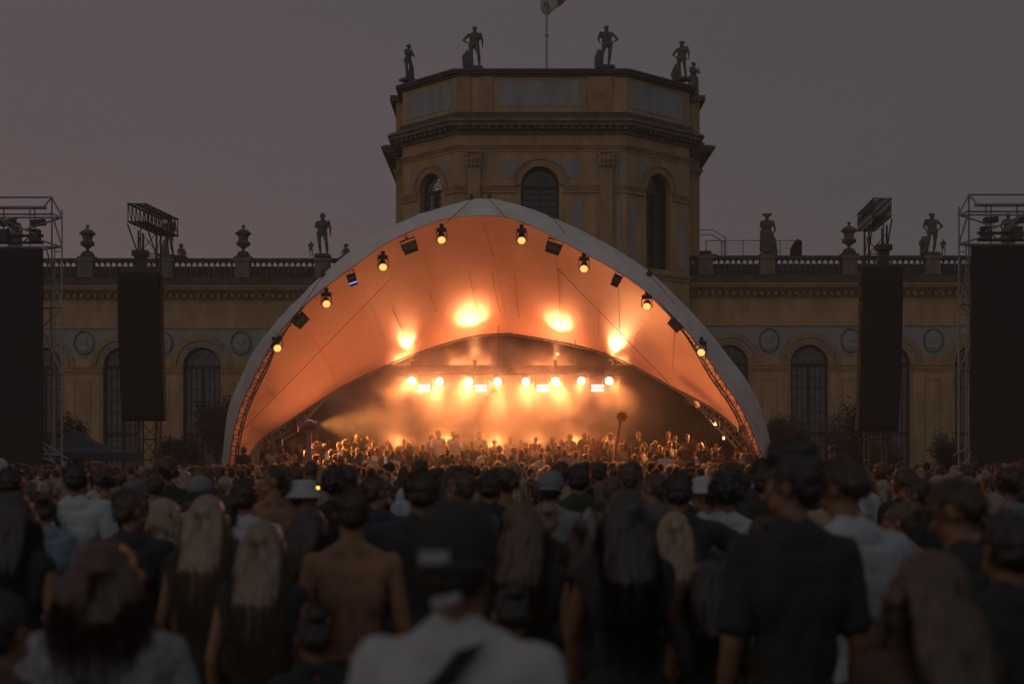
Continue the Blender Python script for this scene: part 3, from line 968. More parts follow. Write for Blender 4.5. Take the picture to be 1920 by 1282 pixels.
def face_paint(p, vox):
    Hi = p.H().inverted()
    def post(me):
        for m in (M_SKIN, M_LIP, M_EYE, M_IRIS): me.materials.append(m)
        n = len(me.vertices); co = np.empty(n*3,'f'); me.vertices.foreach_get('co', co); co = co.reshape(-1,3)
        Hm = np.array(Hi, 'f'); q = co@Hm[:3,:3].T + Hm[:3,3]
        # eye sockets and mouth crease
        H3 = np.array(p.H(), 'f')[:3,:3]
        dv = np.zeros(n,'f')
        for sx in (-1,1):
            r = np.sqrt(((q[:,0]-sx*.031)/.017)**2 + ((q[:,2]-.010)/.011)**2)
            dv -= .010*np.clip(1-r,0,1)*(q[:,1]>.03)
        r = np.sqrt((q[:,0]/.026)**2 + ((q[:,2]+.055)/.004)**2); dv -= .005*np.clip(1-r,0,1)*(q[:,1]>.04)
        co += (H3@np.array([0,1,0],'f'))[None,:]*dv[:,None]
        me.vertices.foreach_set('co', co.ravel())
        mi = np.zeros(len(me.polygons),'i')
        fc = np.array([q[list(pl.vertices)].mean(0) for pl in me.polygons]) if vox < .015 else None
        if fc is not None:
            f = fc[:,1] > .045
            mi[f & (np.abs(fc[:,0])<.024) & (np.abs(fc[:,2]+.055)<.010)] = 1
            for sx in (-1,1):
                e = ((fc[:,0]-sx*.031)/.014)**2 + ((fc[:,2]-.009)/.0065)**2
                mi[f & (e<1)] = 2
                e = ((fc[:,0]-sx*.031)/.0065)**2 + ((fc[:,2]-.009)/.0065)**2
                mi[f & (e<1)] = 3
                mi[f & (np.abs(fc[:,0]-sx*.034)<.020) & (np.abs(fc[:,2]-.036)<.0055)] = 3
            me.polygons.foreach_set('material_index', mi)
    return post

CACHE = {}; KK = {}
def folds(amp=.011, s=8):
    return lambda x,y,z: amp*(nz(x*s, y*s, z*s*.5) + .6*nz(x*s*2.3+z*6, y*s*2.3, z*s*1.2) + .35*nz(x*40+z*14, y*20, z*14) + .1)
def get_body(key, p, far):
    k = ('b', key, far)
    if k not in CACHE:
        v = .0185 if far else .0082
        CACHE[k] = fuse(body_geo(p), v, 2 if far else 4, post=face_paint(p, v))
    return CACHE[k]
def get_shirt(key, p, kind, far, o=.016):
    k = ('s', key, kind, far, o)
    if k not in CACHE:
        me = fuse(shirt_geo(p, kind, o), .02 if far else .010, 2 if far else 3, None if far else folds())
        me.materials.append(M_CLOTH); CACHE[k] = me
    return CACHE[k]
def get_legs(key, p, kind, far):
    k = ('l', p.fem, p.contra, kind, far)
    if k not in CACHE:
        me = fuse(legs_geo(p, kind), .024 if far else .013, 2, None if far else folds(.006, 12)); me.materials.append(M_CLOTH); CACHE[k] = me
    return CACHE[k]
def get_hair(key, p, kind, far):
    k = ('h', p.head, p.lean, kind, far)
    if k not in CACHE:
        me = hair_mesh(p, kind, .014 if far else .0065, len(CACHE), far); me.materials.append(M_HAIR); me.materials.append(M_WISP if far else M_WISPN); CACHE[k] = me
    return CACHE[k]
def hat_mesh(p, kind, far=False):
    k = ('hat', p.head, p.lean, kind)
    if k in CACHE: return CACHE[k]
    g = Geo(p.H())
    n = 24
    if kind in ('cap','capback'):
        prof = [(.098,-.005),(.101,.03),(.096,.075),(.078,.112),(.045,.132),(.012,.138)]
        g.lathe(prof, (0,-.012,.02), n, 1.14)
        s = 1 if kind == 'cap' else -1
        P = []
        for i in range(9):
            a = PI*(i/8)*.86 + PI*.07; row = []
            for j in range(5):
                t = j/4; r = .094 + .075*t*math.sin(a)
                row.append((math.cos(a)*.094, s*math.sin(a)*(.105+.075*t), .028 - .022*t*t + .010*math.sin(a)))
            P.append(row)
        g.grid(P); Q = [[(q[0],q[1],q[2]-.005) for q in r] for r in P]; g.grid(Q)
        g.ell((0,-.012,.158), (.01,.01,.006), 8, 5)
    elif kind == 'bucket':
        prof = [(.150,-.020),(.152,-.016),(.106,.035),(.097,.10),(.088,.118),(.05,.124),(.002,.125)]
        g.lathe(prof, (0,-.005,.02), n, 1.08)
    elif kind == 'brim':
        prof = [(.165,.012),(.167,.016),(.11,.026),(.101,.035),(.100,.08),(.082,.115),(.045,.128),(.002,.13)]
        g.lathe(prof, (0,-.005,.02), n, 1.1)
    me = bpy.data.meshes.new('hat'); me.from_pydata(g.v, [], g.f)
    me.polygons.foreach_set('use_smooth', [True]*len(me.polygons)); me.materials.append(M_HAT)
    CACHE[k] = me
    return me

SKINS = [(.28,.14,.08),(.225,.11,.06),(.18,.088,.048),(.14,.065,.036),(.08,.04,.024)]
HAIRC = {'blond': (.25,.175,.115), 'ash blond': (.19,.14,.10), 'light brown': (.08,.046,.028), 'brown': (.042,.025,.016), 'black': (.028,.022,.019), 'red brown': (.055,.024,.014), 'grey': (.2,.2,.2)}
CLOTHC = {'white': (.34,.36,.39), 'light grey': (.17,.175,.185), 'grey': (.10,.10,.105), 'black': (.032,.032,.031), 'navy': (.032,.042,.058), 'dark green': (.035,.045,.03),
          'beige': (.28,.21,.15), 'red': (.25,.04,.03), 'blue': (.06,.13,.36), 'brown': (.075,.045,.03), 'orange': (.5,.13,.03), 'pale blue': (.15,.19,.25), 'pink': (.4,.2,.2)}
POSES = {
 'plain': Pose(), 'turnl': Pose(head=(0,0,.9)), 'turnr': Pose(head=(0,0,-.8)), 'phone': Pose(ra='phone', la='hold', head=(.1,0,0)), 'armup': Pose(ra='high', head=(.12,0,0)),
 'armsup': Pose(ra='high', la='up', head=(.2,0,0)), 'hold': Pose(ra='hold', la='down'), 'hip': Pose(la='hip', ra='loose', contra=1), 'loose': Pose(la='loose', ra='loose', contra=-1),
 'bow': Pose(la='hold', ra='hold', head=(-.55,0,.5), lean=.1), 'lefthalf': Pose(la='loose', ra='down', head=(0,0,1.25)), 'cross': Pose(la='cross', ra='cross'),
 'headhand': Pose(ra='head', la='down'), 'sidearm': Pose(ra='side', la='down'), 'chinhand': Pose(la='chin', ra='loose'),
 'f_plain': Pose(True), 'f_turnl': Pose(True, head=(0,0,.8)), 'f_turnr': Pose(True, head=(0,0,-.8), la='loose'), 'f_phone': Pose(True, la='phone', ra='hold', head=(.05,0,0)), 'f_up': Pose(True, ra='high', la='up', head=(.15,0,0)),
 'f_hip': Pose(True, ra='hip', la='loose', contra=-1), 'f_chin': Pose(True, la='chin', ra='hold', head=(0,0,.5)), 'f_bow': Pose(True, la='hold', ra='hold', head=(-.3,0,0)),
}
def person(X, Y, label, pose='plain', rot=0.0, h=1.75, z=0.0, skin=0, hair='short', hairc='brown', top='tee', topc='black', leg='long', legc='black',
           hat=None, hatc='black', far=True, group=None, name='person', wide=1.0):
    p = POSES[pose]; k = h/1.76
    r = empty(name, label, 'person', (X, Y, z), rot, group); KK[r.name] = k
    def add(n, me, c):
        o = bpy.data.objects.new(n, me); COL.objects.link(o); o.parent = r; o.scale = (k*wide, k*wide, k); o.color = (*c, 1); return o
    sk = SKINS[skin] if isinstance(skin, int) else skin
    add('body', get_body(pose, p, far), sk)
    if hair: add('hair', get_hair(pose, p, hair, far), HAIRC[hairc])
    if top: add({'tee':'shirt','loose':'shirt','tank':'tank_top','crop':'crop_top'}[top], get_shirt(pose, p, top, far, .022 if top == 'loose' else .016 if top == 'tee' else .014), CLOTHC[topc] if isinstance(topc, str) else topc)
    if leg: add('trousers' if leg == 'long' else 'shorts', get_legs(pose, p, leg, far), CLOTHC[legc])
    if hat:
        ho = add({'cap':'cap','capback':'cap','bucket':'bucket_hat','brim':'sun_hat'}[hat], hat_mesh(p, hat), CLOTHC[hatc])
    return r
def strap(root, pts, w, col=(.012,.012,.013), name='bag_strap'):
    """flat band laid along pts (figure space)"""
    g = Geo()
    P = [Vector(p) for p in pts]; rows = []
    for i, p in enumerate(P):
        d = (P[min(i+1,len(P)-1)]-P[max(i-1,0)]).normalized()
        out = Vector((p.x*.6, p.y, 0)); out.z = .35 if p.z > 1.42 else 0; out.normalize(); lat = d.cross(out).normalized()*w/2
        rows.append([tuple(p-lat), tuple(p+lat)])
    g.grid(rows); o = g.build(name, M_HAT, root); o.color = (*col, 1)
    s = o.modifiers.new('s','SOLIDIFY'); s.thickness = .006; s.offset = 0
    k = KK.get(root.name, 1); o.scale = (k,k,k); return o
# ------------------------------------------------------------ stage shell
def resample(pts, n):
    """pts in pixels, split at the apex (index given by min y) so s=.5 is the apex"""
    ia = min(range(len(pts)), key=lambda i: pts[i][1])
    def half(ps, m):
        L = [0]
        for a, b in zip(ps, ps[1:]): L.append(L[-1] + math.hypot(b[0]-a[0], b[1]-a[1]))
        out = []
        for k in range(m+1):
            t = L[-1]*k/m; j = 0
            while j < len(L)-2 and L[j+1] < t: j += 1
            u = (t-L[j])/max(1e-6, L[j+1]-L[j])
            # catmull-rom
            p0 = ps[max(j-1,0)]; p1 = ps[j]; p2 = ps[j+1]; p3 = ps[min(j+2, len(ps)-1)]
            f = lambda a,b,c,d: .5*((2*b)+(-a+c)*u+(2*a-5*b+4*c-d)*u*u+(-a+3*b-3*c+d)*u**3)
            out.append((f(p0[0],p1[0],p2[0],p3[0]), f(p0[1],p1[1],p2[1],p3[1])))
        return out
    m = n//2
    a = half(pts[:ia+1], m); b = half(pts[ia:], m)
    return a + b[1:]
NS = 96
FL = [(424,974),(429,868),(437,812),(452,757),(484,690),(511,641),(553,588),(600,545),(656,503),(724,455),(800,420),(850,407),(900,403),(950,406),(1000,424),(1044,447),(1100,476),(1165,512),(1220,552),(1280,610),(1320,660),(1350,705),(1385,756),(1412,812),(1434,868),(1452,968)]
SL = [(408,974),(417,862),(422,805),(431,755),(455,700),(478,655),(515,607),(560,560),(603,518),(650,476),(700,446),(765,414),(830,390),(885,373),(925,373),(985,388),(1040,409),(1100,437),(1160,470),(1220,511),(1272,560),(1320,610),(1366,668),(1400,712),(1425,760),(1440,812),(1453,868),(1470,968)]
RL = [(432,968),(467,856),(487,824),(522,801),(575,766),(633,728),(691,699),(750,672),(837,642),(895,628),(954,624),(1037,637),(1095,650),(1153,668),(1211,697),(1270,729),(1313,751),(1357,780),(1386,807),(1415,844),(1428,878),(1442,962)]
FP = resample(FL, NS); SP = resample(SL, NS); RP = resample(RL, NS)
SP = resample([p for p in SL], NS)
def app(i): return math.sin(PI*i/NS)
YFd = lambda i: 46.5 - 3.5*app(i)**.8
YRd = lambda i: 47.6 + 4.4*app(i)**.9
Fw = [Vector(px(*FP[i], YFd(i))) for i in range(NS+1)]
Sw = [Vector(px(*SP[i], YFd(i)+.35+.65*app(i))) for i in range(NS+1)]
Rw = [Vector(px(*RP[i], YRd(i))) for i in range(NS+1)]
for L in (Fw, Sw, Rw):
    for v in L: v.z = max(v.z, 0.02)
NT = 28
def inner(i, t):
    v = Fw[i].lerp(Rw[i], t)
    v.z += .45*math.sin(PI*t)*app(i) + .035*abs(math.sin(i*PI/8))*math.sin(PI*t)
    return v
shell = empty('stage_shell', 'pale fabric shell roof arching over the glowing stage', 'stage roof', (0, 47, 0))
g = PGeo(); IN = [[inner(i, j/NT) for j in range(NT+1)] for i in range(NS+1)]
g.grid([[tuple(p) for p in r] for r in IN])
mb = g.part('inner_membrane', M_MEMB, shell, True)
g = PGeo(); P = []
rnd = random.Random(3)
for i in range(NS+1):
    a = app(i); row = []
    base = Fw[i] + Vector((0,-.03,-.02)); top = Sw[i]
    wob = .05*nz(i*.35, 1, 2) + .03*nz(i*1.1, 4, 1)
    for j in range(9):
        t = j/8; v = base.lerp(top, t)
        out = Vector(((v.x-.2)/9, -.35, .6)).normalized()
        v += out*(.16*math.sin(PI*t)*a + (.07*nz(i*.55, t*2.5, 7)+.035*nz(i*1.3, t*1.2, 2))*math.sin(PI*t))
        row.append(tuple(v))
    up = [inner(i, t)+Vector((0,0,.35*a+.04)) for t in (.45,.62,.8,1.0)]
    row.append(tuple(top.lerp(up[0],.4)+Vector((0,.25,.08*a)))); row += [tuple(u) for u in up]
    P.append(row)
g.grid(P); g.part('outer_skin', M_FAB, shell, True)
# apex fittings and stay lines over the lip
g = PGeo()
for pxx_, py_ in ((884,374),(917,373),(606,516),(1218,513),(1036,406)):
    c = Vector(px(pxx_, py_, 43.9)); g.ell(c, (.10,.08,.09), 8, 6); g.ell(c+Vector((0,0,.12)), (.05,.05,.07), 6, 5)
g.part('shackle', M_DRK, shell)
g = PGeo()
for a, b in (((884,374),(835,420)),((917,373),(950,410)),((606,516),(563,578)),((1036,406),(1060,440)),((1218,513),(1265,570))):
    g.tube(px(*a, 43.2), px(*b, 42.75), .012, n=4)
g.part('stay_line', M_DRK, shell)
# front truss arch: curved lattice of three chords
def lattice(g, line, inward, wf, d, step, r=.028, brace=.016, lo=0, hi=None):
    n = len(line); hi = hi or n; C = [[], [], []]
    for i in range(lo, hi):
        t = (line[min(i+1,n-1)]-line[max(i-1,0)]).normalized()
        nn = Vector((-t.z, 0, t.x)).normalized()*inward
        p = line[i]; w = wf(i)
        C[0].append(p); C[1].append(p+nn*w); C[2].append(p+nn*w*.5+Vector((0,d,0)))
    for c in C: g.path(c, r, 6)
    for k in range(0, len(C[0])-step, step):
        g.tube(C[0][k], C[1][k], brace, n=5)
        g.tube(C[0][k], C[2][k], brace, n=4); g.tube(C[1][k], C[2][k], brace, n=4)
        a, b = (0,1) if (k//step) % 2 else (1,0)
        g.tube(C[a][k], C[b][k+step], brace*.8, n=4); g.tube(C[a][k], C[2][k+step], brace*.8, n=4)
g = PGeo(); fl_ = [v + Vector((0, .06, 0)) for v in Fw]
lattice(g, fl_, -1, lambda i: .26 if app(i) < .55 else max(-.02, .26-1.2*(app(i)-.55)), .28, 1); g.part('front_truss', M_ALU, shell)
g = PGeo(); rl_ = [v + Vector((0, .10, -.05)) for v in Rw]
lattice(g, rl_, -1, lambda i: .42 if app(i) < .5 else max(-.40, .42-2.6*(app(i)-.5)), .3, 1, .03, .016); g.part('rear_truss', M_ALU, shell)
# seams and cables on the underside, located by their place in the photograph
GP = [[(960+v.x*F/v.y, HZ-(v.z-EYE)*F/v.y, v) for v in r] for r in IN]
flatG = [q for r in GP for q in r]
def on_mem(x, y):
    q = min(flatG, key=lambda q: (q[0]-x)**2+(q[1]-y)**2)
    v = Vector(px(x, y, q[2].y)); return v
M_STRAP = mat('webbing', (.16,.10,.08), .7, .1, 5)
seams = [((735,575),(752,612),(775,655)), ((880,510),(890,560),(905,615)), ((922,505),(930,550),(940,590)), ((1046,500),(1049,570),(1053,635)), ((965,510),(969,560),(974,600)),
         ((1122,560),(1122,640)), ((805,545),(822,590)), ((1193,620),(1188,655))]
M_SEAM = mat('welded_seam', (.57,.37,.32), .7, .1, 5)
for i in range(8, NS-4, 8):
    g = PGeo(); g.path([IN[i][j]+Vector((0,-.006,-.012)) for j in range(0, NT+1)], .007, 4); g.part('welded_seam', M_SEAM, shell)
for sm_ in seams:
    g = PGeo(); pts = []
    for a, b in zip(sm_, sm_[1:]):
        for k in range(6): pts.append(on_mem(a[0]+(b[0]-a[0])*k/6, a[1]+(b[1]-a[1])*k/6)+Vector((0,-.10,-.06)))
    g.path(pts, .008, 4); g.part('seam_strap', M_STRAP, shell)
for a, b in (((451,810),(735,520)), ((1045,503),(1255,719)), ((1328,672),(1424,806))):
    g = PGeo(); A = on_mem(*a); B = on_mem(*b); A = Vector(px(*a, A.y-.3)); B = Vector(px(*b, B.y-.3))
    g.tube(A, B, .009, n=4); g.part('tension_cable', M_STRAP, shell)
# small clamps along the left and right lower lip
for k, (x, y) in enumerate([(435,845),(430,795),(438,752),(447,732),(501,640),(1404,745),(1418,790),(1427,820),(1434,845)]):
    g = PGeo(); c = Vector(px(x, y, 46.0)); g.tube(c, c+Vector((.06,0,.38)), .035, n=6); g.ell(c+Vector((.06,0,.38)), (.05,.05,.05), 6, 5)
    g.part('lacing_clamp', M_ALU, shell)

# ------------------------------------------------------------ decks and backdrop
deck = empty('stage_deck', 'low stepped stage deck crowded with people', 'stage', (0.2, 50, 0))
M_DECK = mat('deck_plywood', (.04,.035,.03), .7, .2, 4)
tiers = [(44.3, 45.6, .32), (45.6, 46.9, .55), (46.9, 48.6, .80), (48.6, 56.0, 1.05)]
for (y0, y1, z) in tiers:
    g = PGeo(); w = 7.7 - (y0-44)*.05
    g.box(-w, w+.4, y0, y1-.003, z-.08, z); g.part('platform', M_DECK, deck)
    g = PGeo(); g.box(-w+.02, w+.38, y0+.04, y0+.08, 0, z-.083); g.part('skirt', M_BLK, deck)
drape = empty('backdrop_cloth', 'dark hanging cloth closing the back and right of the stage', 'backdrop', (1.5, 55.5, 1.05))
def cloth_sheet(root, x0, x1, y0, y1, z0, z1, name='cloth', m=M_BLK):
    g = Geo(); P = []; n = 90
    for i in range(n+1):
        t = i/n; xx = x0+(x1-x0)*t; yy = y0+(y1-y0)*t
        dy = .07*math.sin(t*n*.9)+.04*nz(t*20, 1, 1)
        P.append([(xx, yy+dy, z0), (xx, yy+dy*.8, z0+(z1-z0)*.5), (xx, yy+dy*.6, z1)])
    g.grid(P); o = g.build(name, m, root, True)
    s = o.modifiers.new('s','SOLIDIFY'); s.thickness = .01
cloth_sheet(drape, -10.4, 5.2, 0, -.1, -1.04, 5.9, m=M_VEL); cloth_sheet(drape, 5.2, 7.4, -.1, -.12, -1.04, 3.0, 'side_cloth', m=M_VEL)
g = Geo(); g.tube((-10.5,.12,5.9),(5.3,.12,5.9),.04); g.tube((-10.5,.12,-1.05),(-10.5,.12,5.9),.05); g.tube((5.3,.12,-1.05),(5.3,.12,5.9),.05); g.build('frame', M_DRK, drape)

# flying truss carrying the back lights
YB = 51.2
zb_ = pz(706, YB)
tr = empty('lighting_truss', 'horizontal box truss carrying the row of blazing stage lights', 'truss', (.9, YB+.3, zb_+.25))
g = Geo()
for y in (-.15,.15):
    for z in (-.15,.15): g.tube((-5.04,y,z),(5.04,y,z),.025)
x = -5.04
while x < 4.9:
    for y in (-.15,.15): g.tube((x,y,-.15),(x+.28,y,.15),.012,n=4); g.tube((x+.28,y,.15),(x+.56,y,-.15),.012,n=4)
    x += .56
g.build('lattice', M_DRK, tr)
for x in (-4.2, -1.4, 1.4, 4.2):
    g = Geo(); zt_m = 0
    q = min((v for r_ in IN for v in r_), key=lambda v: (v.x-x-.9)**2 + (v.y-YB-.3)**2)
    g.tube((x,0,.15),(x,0,max(.3,q.z-(zb_+.25)-.02)),.012,n=5); g.box(x-.05,x+.05,-.05,.05,.12,.22); g.build('hanging_cable', M_DRK, tr)

WARM = (1.0, .36, .12)
DEG_ = math.radians
def area(name, loc, target, size, energy, color, parent=None, shape='DISK', sy=None, spread=PI):
    d = bpy.data.lights.new(name, 'AREA'); d.shape = shape; d.size = size; d.energy = energy; d.color = color; d.spread = spread
    if sy: d.shape = 'RECTANGLE'; d.size_y = sy
    o = bpy.data.objects.new(name, d); COL.objects.link(o); o.location = loc
    v = (Vector(target)-Vector(loc)); o.rotation_euler = v.to_track_quat('-Z','Y').to_euler()
    if parent: 
        o.parent = parent; o.matrix_parent_inverse = Matrix.Identity(4)
        o.location = Vector(loc) - parent.location
    return o
def spot(name, loc, target, energy, color, ang, blend=.8, rad=.08, parent=None):
    d = bpy.data.lights.new(name, 'SPOT'); d.energy = energy; d.color = color; d.spot_size = math.radians(ang); d.spot_blend = blend; d.shadow_soft_size = rad
    o = bpy.data.objects.new(name, d); COL.objects.link(o); o.location = loc
    o.rotation_euler = (Vector(target)-Vector(loc)).to_track_quat('-Z','Y').to_euler()
    if parent: o.parent = parent; o.location = Vector(loc) - parent.location
    return o
M_LENS = mat('lit_lens', (.9,.8,.7), .3, emit=(1.0,.62,.36), estr=16.0)
M_BAR = mat('lit_tube', (.9,.8,.7), .3, emit=(1.0,.60,.42), estr=11.0)
M_LENS2 = mat('lit_front_lens', (.9,.7,.4), .3, emit=(1.0,.36,.08), estr=.75)
M_LED = mat('lit_front_led', (.9,.7,.4), .3, emit=(1.0,.52,.16), estr=2.6)
M_BODY = mat('lamp_housing', (.03,.03,.032), .5, .2, 8)
NM = {1:'first',2:'second',3:'third',4:'fourth',5:'fifth',6:'sixth',7:'seventh',8:'eighth'}
for k, (x, y) in enumerate([(772,714),(824,715),(879,715),(933,715),(986,715),(1041,715),(1090,714),(1142,714)]):
    c = Vector(px(x, y, YB-.35))
    r = empty('moving_head', f'blazing round lamp, {NM[k+1]} from the left in the row over the stage', 'stage light', c, 0, 'round lamps over the stage')
    top = zb_+.25-.15-c.z
    g = Geo(); g.box(-.15,.15,.08,.40,top-.2,top-.02); g.build('base', M_BODY, r)
    g = Geo(); g.box(-.19,-.15,.05,.25,-.05,top-.2); g.box(.15,.19,.05,.25,-.05,top-.2); g.build('yoke', M_BODY, r)
    g = Geo(Matrix.Rotation(PI/2, 4, 'X')); g.lathe([(.09,-.32),(.13,-.25),(.14,-.02),(.15,0.02)], (0,0,0), 16); g.build('head', M_BODY, r)
    g = Geo(Matrix.Rotation(PI/2, 4, 'X')); g.lathe([(.01,.05),(.06,.048),(.125,.03),(.128,.022)][::-1], (0,0,0), 20); g.build('lens', M_LENS, r, True)
    L = area('lamp_light', c+Vector((0,-.10,0)), (c.x*1.5, 30, -6), .24, 60, (1.0,.29,.085), r, spread=DEG_(125))
    spot('beam', c+Vector((0,-.12,-.02)), (c.x*((.8+.4*(k%3)) if 0 < k < 7 else 1.75), 43.6+(k%2)*2.2, 1.5), 2000, (1.0,.29,.08), 34+7*(k%3), 1.0, .10, r)
for k, x in enumerate([795,901.5,1017.5,1120]):
    c = Vector(px(x, 727.5, YB-.45))
    r = empty('strobe', f'blazing double-tube strobe, {NM[k+1]} from the left between the round lamps', 'stage light', c, 0, 'double-tube strobes over the stage')
    g = Geo(); g.box(-.24,.24,.0,.14,-.13,.13); g.build('housing', M_BODY, r)
    g = Geo(); g.box(-.26,-.24,.02,.10,-.05,.45); g.box(.24,.26,.02,.10,-.05,.45); g.box(-.26,.26,.02,.10,.45,.47); g.build('bracket', M_BODY, r)
    for z in (.075,-.065):
        g = Geo(); g.box(-.205,.205,-.03,-.002,z-.030,z+.030); g.build('tube', M_BAR, r)
    area('strobe_light', c+Vector((0,-.12,0)), (c.x*1.2, 28, -5), .42, 38, (1.0,.30,.09), r, sy=.2, spread=DEG_(150))

for k, x in enumerate((-4.3, -1.55, 1.45, 4.5)):  # battens added to brighten the membrane along its rear edge
    c = Vector((x, YB+.42, zb_+.46))
    r = empty('added_batten', f'added glowing batten on the back truss washing the rear roof edge, {NM[k+1]} from the left', 'stage light', c, 0, 'added battens on the back truss')
    g = Geo(); g.box(-.75,.75,-.06,.06,-.06,.0); g.build('housing', M_BODY, r)
    g = Geo(); g.box(-.73,.73,-.04,.04,.002,.012); g.build('lens', M_LENS2, r)
    area('wash', c+Vector((0,0,.03)), (x*1.05, YB-1.9, zb_+3.4), 1.4, 62, (1.0,.30,.10), r, sy=.08, spread=PI)

# uplights: narrow beams from the truss top to the membrane
for k, (x, y, e, ang) in enumerate([(765,640,260,34),(884,588,420,40),(1048,603,380,36),(1152,648,380,32)]):
    q = on_mem(x, y)
    c = Vector((q.x+(.1 if k < 2 else -.1), YB+.1, zb_+.62))
    r = empty('uplight', f'small uplight on the truss lighting the roof, {NM[k+1]} from the left', 'stage light', c, 0, 'uplights on the back truss')
    g = Geo(); g.lathe([(.07,-.18),(.08,-.14),(.08,.0),(.085,.02)], (0,0,-.05), 12); g.box(-.06,.06,-.06,.06,-.34,-.22); g.build('housing', M_BODY, r)
    g = Geo(); g.lathe([(.07,-.022),(.07,-.012),(.01,-.008)], (0,0,0), 12); g.build('lens', M_LENS2, r)
    spot('beam', c+Vector((0,-.02,.06)), q, e*2.8, (1.0,.42,.17), ang*1.3, 1.0, .08, r)
    spot('beam', c+Vector((0,-.02,.06)), q+Vector((0,-.1,0)), e*1.3, (1.0,.32,.10), ang*1.8, 1.0, .1, r)
    spot('beam', c+Vector((0,-.02,.06)), q+Vector((0,.5,-.1)), e*.22, (1.0,.27,.085), 100, 1.0, .15, r)

for k, (x, Y, tx, e, w) in enumerate([(-6.4, 48.9, -7.2, 220, 'far left'), (-4.2, 50.0, -5.6, 330, 'left'), (4.9, 50.0, 6.4, 330, 'right'), (6.3, 48.9, 7.4, 130, 'far right')]):  # unseen floor lamps added to brighten the lower roof flanks
    c = Vector((x, Y, 1.05 if Y > 48.7 else .8)); c.z += .25
    r = empty('added_floor_wash', f'added unseen wash light on the stage floor at the {w}, lighting the roof flank', 'stage light', c)
    g = Geo(); g.box(-.18,.18,-.1,.1,-.12,.02); g.build('housing', M_BODY, r)
    g = Geo(); g.box(-.16,.16,-.085,.085,.022,.03); g.build('lens', M_LENS2, r)
    g = Geo(); g.box(-.21,-.185,-.04,.04,-.25,-.02); g.box(.185,.21,-.04,.04,-.25,-.02); g.box(-.21,.21,-.04,.04,-.25,-.235); g.build('bracket', M_BODY, r)
    spot('beam', c+Vector((0,0,.06)), (tx, Y-.3, 5.0), e*.95, (1.0,.29,.10), 92, 1.0, .15, r)

for k, (x, Y) in enumerate(((-7.3, 45.4), (-7.1, 47.4), (-6.8, 49.6), (7.9, 45.4), (7.5, 47.4), (7.2, 49.6))):  # lamps added at both stage sides to light the crowd edge-on
    zf = .32 if Y < 46 else .80 if Y < 48 else 1.05; c = Vector((x*1.03, Y+.5, zf+2.15)); sd = 'left' if x < 0 else 'right'
    r = empty('added_side_wash', f"added wash light on a stand at the {sd} side of the stage, {('frontmost','middle','rearmost')[k%3]}", 'stage light', c, 0, 'added side lights of the stage')
    g = Geo(); g.box(-.1,.1,-.12,.12,-.12,.12); g.build('housing', M_BODY, r)
    g = Geo(); e_ = .102 if x < 0 else -.102; g.box(min(e_,e_*1.1),max(e_,e_*1.1),-.1,.1,-.1,.1); g.build('lens', mat('added_side_lens', (.3,.2,.15), .3, emit=(1,.36,.08), estr=.15), r)
    g = Geo(); g.tube((0,0,-.12),(0,0,-2.12),.02); g.box(-.22,.22,-.22,.22,-2.145,-2.12); g.build('stand', M_BODY, r)
    spot('beam', c+Vector((.15 if x < 0 else -.15,0,0)), (0, Y-1.0, zf+1.1), 1500, (1.0,.36,.10), 64, .8, .1, r)

for k, x in enumerate((-4.2, -2.4, -.6, .9, 2.3, 3.6)):  # unseen back lamps added to put bright rims on the crowd
    c = Vector((x, 53.0, 2.62))
    r = empty('added_back_light', f'added low back light behind the people on the stage, {NM[k+1]} from the left', 'stage light', c, 0, 'added low lights at the back of the stage')
    g = Geo(); g.box(-.2,.2,0,.14,-.14,.14); g.build('housing', M_BODY, r)
    g = Geo()
    for q in (-.1,.1): g.box(q-.08,q+.08,-.02,-.002,-.1,.1)
    g.build('lens', M_BODY, r)
    g = Geo(); g.tube((0,.07,-.14),(0,.07,-1.55),.025); g.box(-.3,.3,-.2,.3,-1.57,-1.55); g.build('stand', M_BODY, r)
    spot('beam', c+Vector((0,-.05,0)), (x*.98, 42, .3), 1700, (1.0,.30,.08), 62, 1.0, .12, r)

